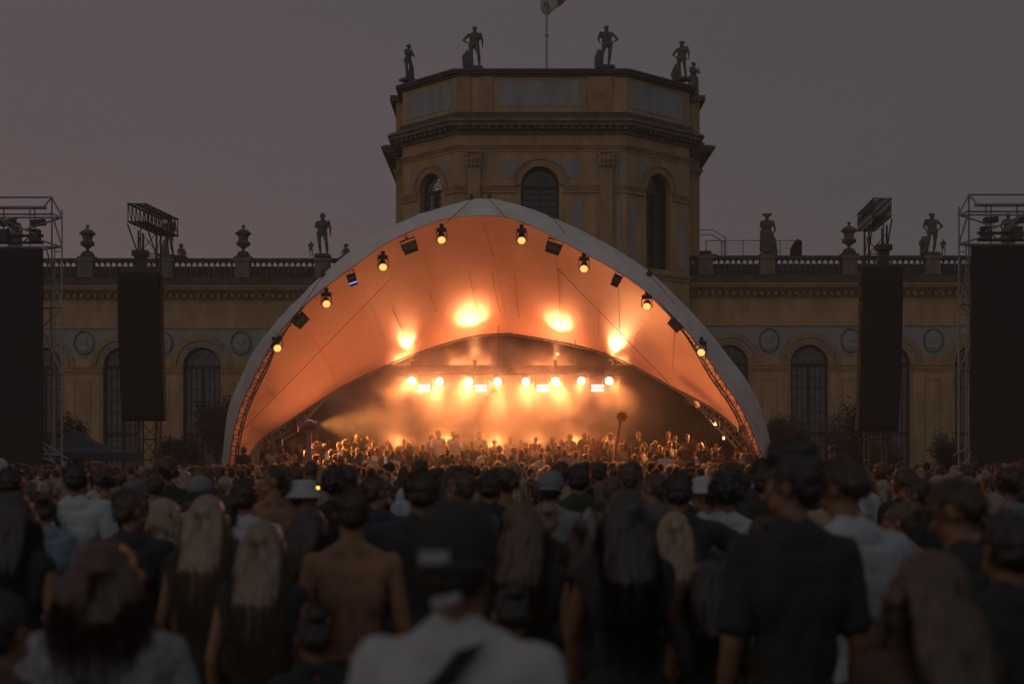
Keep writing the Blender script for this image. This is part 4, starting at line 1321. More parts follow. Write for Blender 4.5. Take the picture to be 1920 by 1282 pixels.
# ------------------------------------------------------------ lamps hanging under the front arch
def par(x, y, k, side, lit=True):
    Yp = 43.4 + .3
    i = min(range(NS+1), key=lambda i: (FP[i][0]-x)**2 + (FP[i][1]-y+28)**2)
    Yp = YFd(i) + .15
    c = Vector(px(x, y, Yp)); tgt = Vector((.2 + (c.x-.2)*.35, 30, -2.0))
    which = {('l',0):'topmost',('l',1):'second from the top',('l',2):'third from the top',('l',3):'lowest'}[('l',k)]
    r = empty('arch_lamp', f'glowing lamp hung under the {side} flank of the front arch, {which}', 'stage light', c, 0, 'glowing lamps under the front arch')
    d = (tgt-c).normalized(); R = d.to_track_quat('-Z','Y').to_matrix().to_4x4()
    g = Geo(R); g.lathe([(.06,.30),(.10,.26),(.12,.12),(.13,.02),(.14,-.03)][::-1], (0,0,0), 14); g.build('head', M_BODY, r, False)
    g = Geo(R); g.lathe([(.128,-.030),(.128,-.036),(.01,-.040)], (0,0,0), 14); g.build('lens', M_LENS2, r)
    g = Geo(R)
    for q in range(7):
        a = q*PI/3; rr = 0 if q == 6 else .078
        g.ell((rr*math.cos(a), rr*math.sin(a), -.042), (.026,.026,.008), 8, 5)
    g.build('led_cluster', M_LED, r)
    hang = Vector(Fw[i]) - c; hz = max(.22, min(.36, hang.z))
    g = Geo(); g.box(-.17,-.15,-.03,.03,-.04,hz-.12); g.box(.15,.17,-.03,.03,-.04,hz-.12); g.box(-.15,.15,-.1,.1,hz-.14,hz-.02); g.tube((0,0,hz-.05),(0,0,hz+.12),.03); g.box(-.06,.06,-.06,.06,hz+.0,hz+.1)
    g.build('yoke', M_BODY, r)
    spot('lamp_light', c + d*.08, (tgt.x, 37, 0), 1500, (1.0,.40,.12), 78, .8, .1, r)
def flood(x, y, tilt, k, side, blue=False, small=False):
    i = min(range(NS+1), key=lambda i: (FP[i][0]-x)**2 + (FP[i][1]-y+22)**2)
    c = Vector(px(x, y, YFd(i)+.15)); 
    nm = 'small unlit spot' if small else 'unlit rectangular floodlight'
    r = empty('floodlight', f'{nm} under the {side} flank of the front arch', 'stage light', c, 0, 'unlit floods under the front arch')
    R = Matrix.Rotation(tilt, 4, 'Y') @ Matrix.Rotation(-.5, 4, 'X')
    w, h = (.12,.17) if small else (.22,.15)
    g = Geo(R); g.box(-w,w,-.05,.12,-h,h); g.build('housing', M_BODY, r)
    g = Geo(R)
    for q in range(3 if not small else 1): 
        z = (-h*.6+q*h*.6) if not small else 0
        g.box(-w*.85,w*.85,-.062,-.052,z-h*.2,z+h*.2)
    g.build('reflector', mat('dull_reflector', (.16,.12,.1), .3, metal=.5), r)
    if blue:
        g = Geo(R); g.box(-w,w,-.058,-.03,-h-.025,-h-.002); g.build('blue_diode', mat('blue_led', (.1,.2,.8), .4, emit=(.16,.28,1.0), estr=1.6), r)
    g = Geo(R); g.box(-w-.02,-w-.002,-.02,.03,-.05,h+.14); g.box(w+.002,w+.02,-.02,.03,-.05,h+.14); g.box(-w-.02,w+.02,-.02,.03,h+.14,h+.16); g.tube((0,0,h+.15),(0,0,h+.32),.025)
    g.build('bracket', M_BODY, r)
for k, (x, y) in enumerate([(828,449),(718,500),(612,569),(520,652)]): par(x, y, k, 'left')
for k, (x, y) in enumerate([(978,450),(1095,503),(1213,574),(1315,660)]): par(x, y, k, 'right')
flood(768,463,-.35,0,'upper left'); flood(563,600,-.85,0,'lower left'); flood(1038,464,.3,0,'upper right'); flood(1268,607,.8,0,'lower right')
flood(660,523,-.35,0,'middle left',True,True); flood(1156,525,.45,0,'middle right',False,True)
# spotlight on the right of the rear arch, string lamp on its wire
c = Vector(px(1307,757,50.6))
r = empty('follow_spot', 'hooded lamp clamped to the right of the rear arch edge', 'stage light', c)
R = Vector((-1,-.5,-.35)).normalized().to_track_quat('-Z','Y').to_matrix().to_4x4()
g = Geo(R); g.lathe([(.05,.42),(.14,.36),(.16,.05),(.17,0)][::-1], (0,0,0), 14); g.build('head', mat('pale_housing',(.3,.28,.27),.6,.2,6), r)
g = Geo(R); g.lathe([(.15,.0),(.15,-.012),(.01,-.03)], (0,0,0), 14); g.build('lens', M_LENS2, r)
g = Geo(); g.tube((0,0,0),(.35,.1,.35),.03); g.build('clamp', M_BODY, r)
c = Vector(px(1357,821,48.5))
r = empty('string_lamp', 'small glowing bulb on a thin wire under the right roof edge', 'lamp', c)
g = Geo(); g.ell((0,0,0), (.05,.05,.06), 10, 8); g.build('bulb', mat('lit_bulb', (.9,.6,.4), .4, emit=(1,.55,.28), estr=2.0), r)
g = Geo(); A = Vector(px(1310,765,49.5))-c; B = Vector(px(1400,858,47.8))-c; g.tube(A,(0,0,.05),.008,n=4); g.tube((0,0,.05),B,.008,n=4); g.tube(B, B+Vector((.4,-.1,-.6)), .008, n=4); g.build('wire', M_DRK, r)

# DJ table with its lit edge
c = Vector((px(1010,865,48.9)[0], 48.9, 1.05))
r = empty('mixing_desk', 'flight-cased mixing desk with warm lit front edge amid the stage crowd', 'desk', c)
g = Geo(); g.box(-.9,.9,-.35,.35,.72,.86); g.build('desk_top', M_BODY, r)
g = Geo(); g.box(-.85,.85,-.3,.3,0,.718); g.build('case', mat('case',(.06,.055,.05),.5,.2,5), r)
for s in (-.5,.1,.55):
    g = Geo(); g.box(s-.2,s+.2,-.25,.2,.862,.93); 
    for q in range(4): g.lathe([(.03,0),(.03,.02)], (s-.14+.09*q,-.1,.93), 8)
    g.build('player', M_BODY, r)

# ------------------------------------------------------------ smoke on the stage
def smoke(name, label, x0,x1,y0,y1,z0,z1, dens, scale, lo, hi, seed, aniso=.3, col=(.95,.85,.8)):
    m = bpy.data.materials.new(name); m.use_nodes = True; nt = m.node_tree; nt.nodes.clear()
    out = nt.nodes.new('ShaderNodeOutputMaterial'); pv = nt.nodes.new('ShaderNodeVolumePrincipled')
    pv.inputs['Color'].default_value = (*col,1); pv.inputs['Anisotropy'].default_value = aniso
    nt.links.new(pv.outputs[0], out.inputs['Volume'])
    tc = nt.nodes.new('ShaderNodeTexCoord'); mp = nt.nodes.new('ShaderNodeMapping'); mp.inputs['Location'].default_value = (seed, seed*2, 0); mp.inputs['Scale'].default_value = (1,1,1.15)
    nt.links.new(tc.outputs['Object'], mp.inputs[0])
    n = nt.nodes.new('ShaderNodeTexNoise'); n.inputs['Scale'].default_value = scale; n.inputs['Detail'].default_value = 5; n.inputs['Roughness'].default_value = .58; n.inputs['Distortion'].default_value = 1.1
    nt.links.new(mp.outputs[0], n.inputs['Vector'])
    mr = nt.nodes.new('ShaderNodeMapRange'); mr.interpolation_type = 'SMOOTHSTEP'
    mr.inputs[1].default_value = lo; mr.inputs[2].default_value = hi; mr.inputs[3].default_value = .0; mr.inputs[4].default_value = dens
    nt.links.new(n.outputs[0], mr.inputs[0])
    # fade to nothing at the box walls
    g2 = nt.nodes.new('ShaderNodeTexGradient'); g2.gradient_type = 'QUADRATIC_SPHERE'
    mp2 = nt.nodes.new('ShaderNodeMapping'); mp2.inputs['Scale'].default_value = (2/(x1-x0), 2/(y1-y0), 2/(z1-z0))
    nt.links.new(tc.outputs['Object'], mp2.inputs[0]); nt.links.new(mp2.outputs[0], g2.inputs[0])
    sp = nt.nodes.new('ShaderNodeMapRange'); sp.inputs[1].default_value = 0; sp.inputs[2].default_value = .35
    nt.links.new(g2.outputs[1], sp.inputs[0])
    mu = nt.nodes.new('ShaderNodeMath'); mu.operation = 'MULTIPLY'
    nt.links.new(mr.outputs[0], mu.inputs[0]); nt.links.new(sp.outputs[0], mu.inputs[1]); nt.links.new(mu.outputs[0], pv.inputs['Density'])
    c = ((x0+x1)/2, (y0+y1)/2, (z0+z1)/2)
    g = Geo(); g.box(x0-c[0],x1-c[0],y0-c[1],y1-c[1],z0-c[2],z1-c[2]); o = g.build(name, m); o.location = c
    return tag(o, label, 'smoke', kind='stuff')
smoke('smoke', 'billowing orange-lit stage smoke under the shell', -8.6, 6.6, 47.4, 55.3, 1.3, 6.9, .66, .42, .34, .64, 7.0, .15)
smoke('drifting_smoke', 'thin smoke drifting forward over the heads before the stage', -8.4, 6.6, 41.5, 49.5, .9, 5.6, .055, .5, .40, .68, 2.0, .15)
# ------------------------------------------------------------ screens, scaffold, PA towers, tents, plants, urns, statues
def sc_tube(g, a, b, r=.026): g.tube(a, b, r, n=5)
def scaffold(side, label):
    s = -1 if side == 'l' else 1
    Yn, Yf = 41.0, 42.4
    # x columns in pixels, mirrored by hand from the photograph
    if side == 'l': xi, xo, dy = 116, 88, 0
    else: xi, xo, dy = 1798, 1816, -5
    Xi = pxx(xi, Yn); Xo = pxx(xo if side=='l' else xo, Yf if side=='l' else Yn)
    X0 = Xi if s < 0 else pxx(1798, Yn)
    x_end = X0 + s*9.0
    x_col = X0 + s*.42
    r = empty('scaffold_tower', label, 'scaffold', (X0, Yn, 0)); L = r.location
    z = lambda y: pz(y+dy, Yn)
    def T(g, x0, y0, z0, x1, y1, z1, rr=.026): g.tube((x0-L.x, y0-L.y, z0), (x1-L.x, y1-L.y, z1), rr, n=6)
    g = Geo()
    xa = X0; xb = X0 + s*.45; xm = X0 + s*1.0
    for (x, y) in ((xa, Yn), (xb, Yn+.5), (X0+s*1.6, Yf+.6), (X0+s*4.5, Yf+.6), (X0+s*7.5, Yf+.6)):
        T(g, x, y, 0, x, y, z(393) if x == xa else z(366))
    g.build('standard', M_MET, r)
    g = Geo(); za = z(364)
    T(g, xb, Yn+.5, za, x_end, Yn+.5, za); T(g, xb+s*.1, Yn+.3, z(386), x_end, Yn+.3, z(386), .05); T(g, xb, Yn+.6, z(395), x_end, Yn+.6, z(395)); T(g, xa, Yn, z(408), x_end, Yn, z(408))
    for zz_ in (463, 575, 700, 850): T(g, xa, Yn, z(zz_), xb+s*.3, Yn+.5, z(zz_)); T(g, xb+s*.3, Yn+.5, z(zz_), X0+s*1.6, Yf+.6, z(zz_))
    T(g, xa, Yn, z(463), x_end, Yn, z(463)); T(g, xa, Yn-.1, z(852), x_end, Yn-.1, z(852), .03)
    g.build('ledger', M_MET, r)
    g = Geo()
    T(g, xb, Yn+.5, za, xa, Yn, z(407)); T(g, xb+s*.2, Yn+.3, z(386), xb, Yn+.5, za); T(g, xb, Yn+.4, z(395), xa, Yn, z(408)); T(g, xb-s*.1, Yn+.3, z(405), xa, Yn, z(463))
    T(g, xa, Yn, z(408), xb+s*.6, Yn, z(430)); T(g, xb+s*.2, Yn, z(450), xa, Yn, z(463)); T(g, xb+s*.2, Yn, z(620), xa, Yn, z(575)); T(g, xa, Yn, z(575), xb+s*.1, Yn+.3, z(463))
    T(g, xb, Yn+.3, z(575), xb-s*.12, Yn+.3, z(700)); T(g, xb+s*1.4, Yn, z(408), xb+s*.3, Yn, z(440)); T(g, xb+s*1.6, Yn, z(395), xb+s*.9, Yn, z(436)); T(g, xa, Yn, z(700), xb+s*.4, Yn, z(575))
    T(g, xb-s*.4, Yn-.1, z(880), xb+s*.5, Yn-.1, z(800)); T(g, xa-s*.2, Yn-.1, z(860), xa+s*1.2, Yn-.1, z(800)); T(g, xa+s*.2, Yn-.1, z(866), xa+s*2.2, Yn-.1, z(815))
    g.build('brace', M_MET, r)
    g = Geo()
    for k in range(26):
        zz_ = .4 + k*.3
        T(g, xa-.001, Yn+.02, zz_, xa+s*.24, Yn+.1, zz_, .012)
    T(g, xa+s*.24, Yn+.1, 0, xa+s*.24, Yn+.1, z(463), .02)
    g.build('ladder', M_MET, r)
    g = Geo()
    for zz_ in (440, 453): T(g, xb+s*.15, Yn+.2, z(zz_), x_end, Yn+.2, z(zz_), .045)
    x = xb+s*.3; q = 0
    while abs(x-X0) < 8.7:
        T(g, x, Yn+.2, z(440 if q % 2 else 453), x+s*.22, Yn+.2, z(453 if q % 2 else 440), .02); x += s*.22; q += 1
    g.build('black_truss', M_DRK, r)
    for x in (X0+s*.85, X0+s*1.75, X0+s*3.3):
        g = Geo(); g.box(x-.14-L.x, x+.14-L.x, .1, .35, z(452), z(428)); g.tube((x-L.x,.2,z(428)), (x-L.x,.2,z(386)), .018); g.build('chain_hoist', M_DRK, r)
        g = Geo(); g.obox((x+.12-L.x,.15,z(416)), (1,0,0.1),(0,1,0),(-.1,0,1), .38,.25,.16); g.build('hoist_motor', M_DRK, r)
    return r, X0, s, z
for side, lab in (('l','galvanised scaffold with hoists above the left black screen'),('r','galvanised scaffold with hoists above the right black screen')):
    r, X0, s, z = scaffold(side, lab)
    xe = pxx(78 if side == 'l' else 1823, 40.8)
    sc = empty('video_screen', f'tall black switched-off screen at the {"left" if s<0 else "right"} edge of the field', 'screen', (xe+s*3.5, 40.8, 0))
    top = z(463)-.06; bot = pz(868, 40.8)
    g = Geo(); g.box(-3.5,3.5,0,.14,bot,top); g.build('panel', M_BLK, sc)
    g = Geo()
    for k in range(1,7): g.box(-3.5+k-.004,-3.5+k+.004,-.004,-.001,bot+.01,top-.01)
    for k in range(1,9): g.box(-3.49,3.49,-.008,-.005,bot+k*.72-.004,bot+k*.72+.004)
    g.build('panel_joint', mat('joint',(.02,.02,.02),.8), sc)
    g = Geo()
    for x in (-3.2,3.2): g.box(x-.1,x+.1,.16,.3,0,bot+1)
    g.box(-3.5,3.5,-.3,.6,0,.1); g.build('support', M_DRK, sc)

def pa_tower(side):
    s = -1 if side == 'l' else 1
    xc = -10.56 if s < 0 else 10.42
    x2 = -10.25 if s < 0 else 10.60
    ya, yb = 40.0, 42.6
    zt_ = pz(382 if s < 0 else 372, 40.0); hb = .50
    r = empty('speaker_tower', f'black-scrimmed speaker stack hung from a box-truss arm, {"left" if s<0 else "right"} of the stage', 'speaker tower', (xc, 41.6, 0))
    L = Vector(r.location)
    def T(g, a, b, rr=.022): g.tube(Vector(a)-L, Vector(b)-L, rr, n=5)
    def corner(t):
        x = xc + (x2-xc)*t; y = ya + (yb-ya)*t
        return [(x-.24,y,zt_),(x+.24,y,zt_),(x+.24,y,zt_-hb),(x-.24,y,zt_-hb)]
    g = Geo(); A, B = corner(0), corner(1)
    for k in range(4): T(g, A[k], B[k], .03)
    n = 9
    for i in range(n+1):
        c = corner(i/n)
        for k in range(4): T(g, c[k], c[(k+1)%4], .016)
        if i < n:
            d = corner((i+1)/n); T(g, c[0], d[3], .013); T(g, c[1], d[2], .013); T(g, c[0], d[1], .012); T(g, c[3], d[2], .012)
    g.build('truss_arm', M_DRK, r)
    g = Geo(); mx = -10.62 if s < 0 else 10.66; my = 41.7
    C = [(mx-.26,my-.26),(mx+.26,my-.26),(mx+.26,my+.26),(mx-.26,my+.26)]
    for c in C: T(g, (*c,0), (*c,zt_-hb-.02), .032)
    z_ = .1; q = 0
    while z_ < zt_-hb-.6:
        for k in range(4):
            a, b = C[k], C[(k+1)%4]
            T(g, (*a,z_), (*b,z_), .018); 
            if q % 2: T(g, (*a,z_), (*b,z_+.6), .013)
            else: T(g, (*b,z_), (*a,z_+.6), .013)
        z_ += .6; q += 1
    for c in C[:2]: T(g, (c[0], c[1], zt_-1.25), (c[0]-(.05 if s<0 else .12), c[1]-1.0, zt_-hb-.01), .022)
    g.build('mast', M_DRK, r)
    g = Geo(); g.box(-1.1+mx-L.x,1.1+mx-L.x,-.9,1.0,0,.12)
    for a in (-1,1): g.tube((mx-L.x+a*.2,0,1.6),(mx-L.x+a*1.0,-.6,.12),.03)
    g.build('ballast_base', M_DRK, r)
    x0, x1 = (pxx(221,40.2), pxx(302,40.2)) if s < 0 else (pxx(1615,40.2), pxx(1692,40.2))
    z1, z0 = (pz(513,40.2), pz(787,40.2)) if s < 0 else (pz(502,40.2), pz(806,40.2))
    g = Geo(); P = []
    n = 11
    # curved array: cabinets splay progressively towards the ground
    for i in range(n):
        t0, t1 = i/n, (i+1)/n; za = z1-(z1-z0)*t0; zb2 = z1-(z1-z0)*t1
        yy = 40.2 + .5*t0*t0
        g.add([(x0-L.x+.02,yy-L.y,za-.01),(x1-L.x-.02,yy-L.y,za-.01),(x1-L.x-.02,yy+.06-L.y,zb2+.01),(x0-L.x+.02,yy+.06-L.y,zb2+.01),(x0-L.x+.1,yy+.7-L.y,za-.01),(x1-L.x-.1,yy+.7-L.y,za-.01),(x1-L.x-.1,yy+.76-L.y,zb2+.01),(x0-L.x+.1,yy+.76-L.y,zb2+.01)],
              [(3,2,1,0),(4,5,6,7),(0,1,5,4),(1,2,6,5),(2,3,7,6),(3,0,4,7)])
    g.build('line_array', M_BLK, r)
    g = Geo(); P = []
    for i in range(15):
        t = i/14; row = []
        for j in range(13):
            u = j/12; row.append((x0-L.x+(x1-x0)*u+(.04*nz(t*4,u*3,1) if 0<j<12 else .02*nz(t*7,j,5)), 40.2-.06-L.y+.5*t*t+.03*nz(t*5,u*6,3), z1+.03-(z1-z0+.05)*t))
        P.append(row)
    g.grid(P); o = g.build('scrim', M_BLK, r, True); m = o.modifiers.new('s','SOLIDIFY'); m.thickness=.01
    g = Geo(); cm = (pxx(263,40.4) if s<0 else pxx(1657,40.4))-L.x; g.box(cm-.14,cm+.14,-1.3,-1.0,z1+.1,z1+.62); g.box(cm-.21,cm+.21,-1.35,-.98,z1+.52,z1+.68); g.tube((cm,-1.15,z1+.68),(cm,-1.15,zt_-hb),.02)
    g.build('chain_motor', M_DRK, r)
    g = Geo(); g.box(x0-L.x+.1,x1-L.x-.1,-1.35,-.9,z1+.02,z1+.1); g.build('flying_frame', M_DRK, r)
pa_tower('l'); pa_tower('r')

# ---- tents
def tent(x, Y, half, zap, zev, rz, label):
    r = empty('pavilion_tent', label, 'tent', (x, Y, 0), rz, 'canvas pavilions beside the left screen')
    g = Geo(); n = 8
    sides = [(-half,-half),(half,-half),(half,half),(-half,half)]
    P = []
    for k in range(4):
        a, b = Vector((*sides[k], zev)), Vector((*sides[(k+1)%4], zev)); ap = Vector((0,0,zap)); rows = []
        for i in range(n+1):
            t = i/n; row = []
            for j in range(n+1):
                u = j/n; e = a.lerp(b, u); v = e.lerp(ap, t); v.z -= .18*math.sin(PI*t)*1.0; row.append(tuple(v))
            rows.append(row)
        g.grid(rows)
    o = g.build('roof', M_BLUE, r, True); m = o.modifiers.new('s','SOLIDIFY'); m.thickness = .012
    g = Geo()
    for k in range(4):
        a, b = sides[k], sides[(k+1)%4]; m_ = 12; rows = []
        for i in range(m_+1):
            t = i/m_; xx = a[0]+(b[0]-a[0])*t; yy = a[1]+(b[1]-a[1])*t; rows.append([(xx,yy,zev),(xx,yy,zev-.22-.04*abs(math.sin(t*m_*PI/2)))])
        g.grid(rows)
    g.build('valance', M_BLUE, r)
    for c in sides:
        g = Geo(); g.tube((c[0]*.98,c[1]*.98,0),(c[0]*.98,c[1]*.98,zev),.03); g.build('post', M_MET, r)
tent(pxx(138,44), 44, 1.9, pz(803,44), pz(849,44), .35, 'dusky blue pyramid-roofed pavilion tent beside the left screen')
tent(pxx(-8,45), 45, 1.7, pz(818,45), pz(855,45), .1, 'blue pavilion tent half hidden behind the left black screen')

# ---- crowd barrier at the right
def barrier(x, Y, rz, label):
    r = empty('crowd_barrier', label, 'barrier', (x, Y, 0), rz, 'steel barriers beside the screens')
    g = Geo(); g.tube((-1.1,0,.12),(-1.1,0,1.1),.02); g.tube((1.1,0,.12),(1.1,0,1.1),.02); g.tube((-1.1,0,1.1),(1.1,0,1.1),.02); g.tube((-1.1,0,.22),(1.1,0,.22),.02); g.build('frame', M_MET, r)
    g = Geo()
    for k in range(1,17): g.tube((-1.1+2.2*k/17,0,.22),(-1.1+2.2*k/17,0,1.1),.008,n=4)
    g.build('bars', M_MET, r)
    g = Geo(); g.tube((-.8,-.3,.02),(-.8,.3,.02),.02); g.tube((.8,-.3,.02),(.8,.3,.02),.02); g.tube((-.8,0,0),(-.8,0,.2),.02); g.tube((.8,0,0),(.8,0,.2),.02); g.build('feet', M_MET, r)

# ---- plants
def leaf_cloud(g, c, R, n, size, seed, up=0.0, clump=9):
    rnd = random.Random(seed); cs = []
    for _ in range(clump):
        a = rnd.uniform(0,2*PI); t = rnd.uniform(-.7,.9); q = rnd.uniform(.35,.8)
        cs.append(Vector((c[0]+R[0]*q*math.cos(a)*math.sqrt(max(0,1-t*t)), c[1]+R[1]*q*math.sin(a)*math.sqrt(max(0,1-t*t)), c[2]+R[2]*q*t)))
    vs = []; fs = []
    for i in range(n):
        k = rnd.choice(cs); d = Vector((rnd.gauss(0,1), rnd.gauss(0,1), rnd.gauss(0,1))).normalized()*(rnd.random()**.5)
        p = k + Vector((d.x*R[0]*.48, d.y*R[1]*.48, d.z*R[2]*.48))
        a = Vector((rnd.uniform(-1,1), rnd.uniform(-1,1), rnd.uniform(-.3,1)+up)).normalized(); b = a.orthogonal().normalized()
        s = size*rnd.uniform(.6,1.3); o = len(vs)
        vs += [tuple(p), tuple(p+a*s*.5+b*s*.22), tuple(p+a*s), tuple(p+a*s*.5-b*s*.22)]; fs.append((o,o+1,o+2,o+3))
    g.add(vs, fs)
def tub_tree(x, Y, ztop, w, stem, label, seed, spiky=False):
    r = empty('potted_palm' if spiky else 'tub_tree', label, 'potted tree', (x, Y, 0), 0, 'potted trees along the palace front')
    g = Geo(); g.box(-.5,.5,-.5,.5,.08,.85)
    for a in (-.46,.46):
        for b in (-.46,.46): g.box(a-.06,a+.06,b-.06,b+.06,0,.95); g.ell((a,b,1.0),(.06,.06,.06),8,6)
    g.build('planter', mat('planter_wood',(.10,.09,.08),.8,.2,5), r)
    g = Geo(); g.path([(0,0,.8),(.04,.02,stem*.5+.4),(0,0,stem+.2)], [.08,.07,.06], 7)
    rnd = random.Random(seed); cz = (stem+ztop)/2; rz_ = (ztop-stem)/2
    for _ in range(7):
        a = rnd.uniform(0,6.28); g.path([(0,0,stem), (w*.2*math.cos(a),w*.2*math.sin(a),stem+rz_*.5), (w*.55*math.cos(a),w*.55*math.sin(a),cz+rnd.uniform(-.2,.5)*rz_)], [.05,.03,.012], 5)
    g.build('trunk', M_TRUNK, r)
    g = Geo()
    if spiky:
        for i in range(220):
            a = rnd.uniform(0,6.28); e = rnd.uniform(-.1,1.35); L = rz_*2*rnd.uniform(.5,1.0)
            d = Vector((math.cos(a)*math.cos(e), math.sin(a)*math.cos(e), math.sin(e))); side = d.cross(Vector((0,0,1))).normalized()*.05
            p0 = Vector((0,0,stem)); p1 = p0+d*L*.6; p2 = p0+d*L-Vector((0,0,L*.25))
            g.add([tuple(p0-side*.4),tuple(p0+side*.4),tuple(p1+side),tuple(p1-side),tuple(p2)], [(0,1,2,3),(3,2,4)])
    leaf_cloud(g, (0,0,cz), (w,w,rz_), 4200 if not spiky else 1500, .17, seed, clump=22)
    g.build('crown', M_LEAF, r)
YPp = 66.0
for i, (x, top, w, st, lab, sp) in enumerate([(128, 768, .9, 1.9, 'dark spiky potted palm against the ochre pier behind the blue tent', True),
      (410, 735, 1.1, 1.6, 'dark bushy tub tree beside the left foot of the shell', False),
      (330, 812, 1.2, 1.2, 'low dark shrub in a tub under the third arched window', False),
      (1478, 776, .95, 1.9, 'round tub tree just right of the shell foot', False),
      (1600, 742, 1.35, 1.3, 'tall dense oval tub tree left of the right speaker stack', False),
      (1640, 830, 1.5, 1.0, 'wide low tub shrub below the right speaker stack', False),
      (1775, 808, 1.0, 1.5, 'spiky potted palm between the right speaker stack and screen', True),
      (40, 770, 1.2, 1.6, 'dark tub tree half hidden by the left screen', False), (1860, 800, 1.2, 1.4, 'dark tub tree hidden beside the right screen', False)]):
    tub_tree(pxx(x, YPp), YPp, pz(top, YPp), w, st, lab, 40+i, sp)

# ---- urns on the balustrade
def urn(x, Yw, ybase, label):
    z0 = pz(ybase, Yw); r = empty('stone_urn', label, 'urn', (pxx(x, Yw), Yw, z0), 0, 'stone urns on the balustrade')
    g = Geo(); g.box(-.45,.45,-.3,.3,0,.10); g.lathe([(.34,.10),(.36,.14),(.34,.26),(.27,.30),(.26,.36)], (0,0,0), 16); g.build('plinth', M_STD, r)
    g = Geo(); prof = [(.20,.36),(.09,.42),(.08,.5),(.13,.56),(.26,.66),(.34,.78),(.37,.86),(.28,.9),(.24,1.0),(.26,1.14),(.33,1.24),(.40,1.29)]
    g.lathe(prof, (0,0,0), 20)
    for k in range(12):
        a = k*PI/6; g.ell((.32*math.cos(a),.32*math.sin(a),.78), (.055,.055,.11), 6, 5)
    g.ell((0,-.26,1.05),(.1,.05,.12),8,6); g.build('bowl', M_STAT, r, True)
    g = Geo(); g.lathe([(.43,1.29),(.44,1.32),(.36,1.38),(.30,1.46),(.14,1.54),(.05,1.58),(.05,1.63),(.10,1.68),(.09,1.73),(.03,1.79)], (0,0,0), 16); g.build('lid', M_STAT, r, True)
for x, Yw, yb, lab in ((164,YL,485,'lidded stone urn beside the left scaffold, on the balustrade'),(456,YL,485,'lidded stone urn on the left balustrade nearest the shell'),(1592,YR_,480,'lidded stone urn left of the right speaker truss on the balustrade')):
    urn(x, Yw, yb, lab)

# ---- statues
def rock(g, c, r, seed):
    rnd = random.Random(seed)
    for i in range(7): g.ell((c[0]+rnd.uniform(-.5,.5)*r[0], c[1]+rnd.uniform(-.5,.5)*r[1], c[2]+rnd.uniform(-.4,.4)*r[2]), (r[0]*rnd.uniform(.4,.6), r[1]*rnd.uniform(.4,.6), r[2]*rnd.uniform(.4,.6)), 8, 6)
def statue(x, Y, ybase, h, label, la='down', ra='hip', contra=1, rot=PI, fem=False, stump=None, drape=False, helm=None, headyaw=0., cloak=False, turn=0.0, seed=1, child=False):
    p = Pose(fem, la, ra, (0,0,headyaw), 0, contra, 1.12)
    g = body_geo(p, hands=False); 
    for s in ('l','r'):
        sh, el, wr, hd = limbs(p)[s]; g.cap(wr, hd, .03, .022, 8)
    H = p.H(); g.M = H; g.ell((0,-.02,.05),(.088,.1,.085),12,8)
    if helm == 'winged':
        g.lathe([(.16,.03),(.12,.07),(.09,.12),(.02,.15)], (0,0,.02), 12); g.ell((.13,-.02,.13),(.03,.05,.08),8,6); g.ell((-.13,-.02,.13),(.03,.05,.08),8,6)
    if helm == 'helmet': g.ell((0,-.01,.08),(.1,.12,.1),12,8); g.ell((0,0,.18),(.02,.09,.05),8,6)
    if helm == 'bun': g.ell((0,-.09,.05),(.06,.06,.06),10,8)
    if helm == 'wreath': 
        for k in range(10): g.ell((.085*math.cos(k*.63),.1*math.sin(k*.63),.06),(.03,.03,.025),6,5)
    g.M = None
    if drape:
        for i in range(14):
            t = i/13; a = t*5.6
            g.cap((.17*math.cos(a), .12*math.sin(a), 1.0-.03*math.sin(3*t)), (.2*math.cos(a+.15), .14*math.sin(a+.15), .12), .05, .045, 8)
        g.ell((0,0,.62),(.17,.12,.42),12,8)
        g.cap((-.15,-.08,.98),(.17,.09,1.02),.06,.06,8)
    if cloak:
        g.cap((.2,-.06,1.05),(.27,-.02,.72),.07,.05,8); g.cap((.16,-.1,1.38),(.24,-.1,.9),.05,.06,8)
        g.cap((-.1,-.1,.96),(.2,.05,.98),.05,.06,8)
    if stump: rock(g, (stump*.24,-.08,.32), (.17,.17,.42), seed); g.cap((stump*.24,-.08,0),(stump*.22,-.08,.68),.13,.09,8)
    me = fuse(g, .022, 2, lambda x,y,z: .006*nz(x*22,y*22,z*22))
    me.materials.append(M_STAT); k = h/1.78
    z0 = pz(ybase, Y); r = empty('statue', label, 'statue', (pxx(x, Y), Y, z0), rot+turn, 'stone statues on the palace roof')
    o = bpy.data.objects.new('figure', me); COL.objects.link(o); o.parent = r; o.scale = (k*1.38,k*1.3,k); o.location = (0,0,.16-.03*k)
    g = Geo(); g.box(-.42,.42,-.30,.30,0,.10); g.box(-.34,.34,-.26,.26,.102,.16); g.build('plinth', M_STD, r)
    if child:
        pc = Pose(False, 'hold', 'loose', (0,0,.2), 0, 1); gc = body_geo(pc, hands=False); 
        mc = fuse(gc, .04, 2); mc.materials.append(M_STAT); oc = bpy.data.objects.new('child_figure', mc); COL.objects.link(oc); oc.parent = r; oc.scale = (.6,.6,.5); oc.location = (-child*.62,-.05,0)
    return r
Tt = lambda yb: yb
statue(890, 70.5, 131.5, 2.05, 'muscular statue with hand on hip leaning on a tall stump, left front of the tower', ra='hip', la='down', contra=1, stump=1, cloak=False, turn=0, seed=2)
statue(1137, 70.5, 129.5, 2.05, 'statue with bent arm and low stump, right of the flagpole', ra='loose', la='hip', contra=-1, stump=1, headyaw=.2, seed=3)
statue(766, 73.5, 154, 1.85, 'slim statue with raised arm at the left corner of the tower roof', ra='headhand' if False else 'chin', la='cross', contra=1, stump=-1, drape=False, fem=True, turn=.9, helm='bun', seed=4)
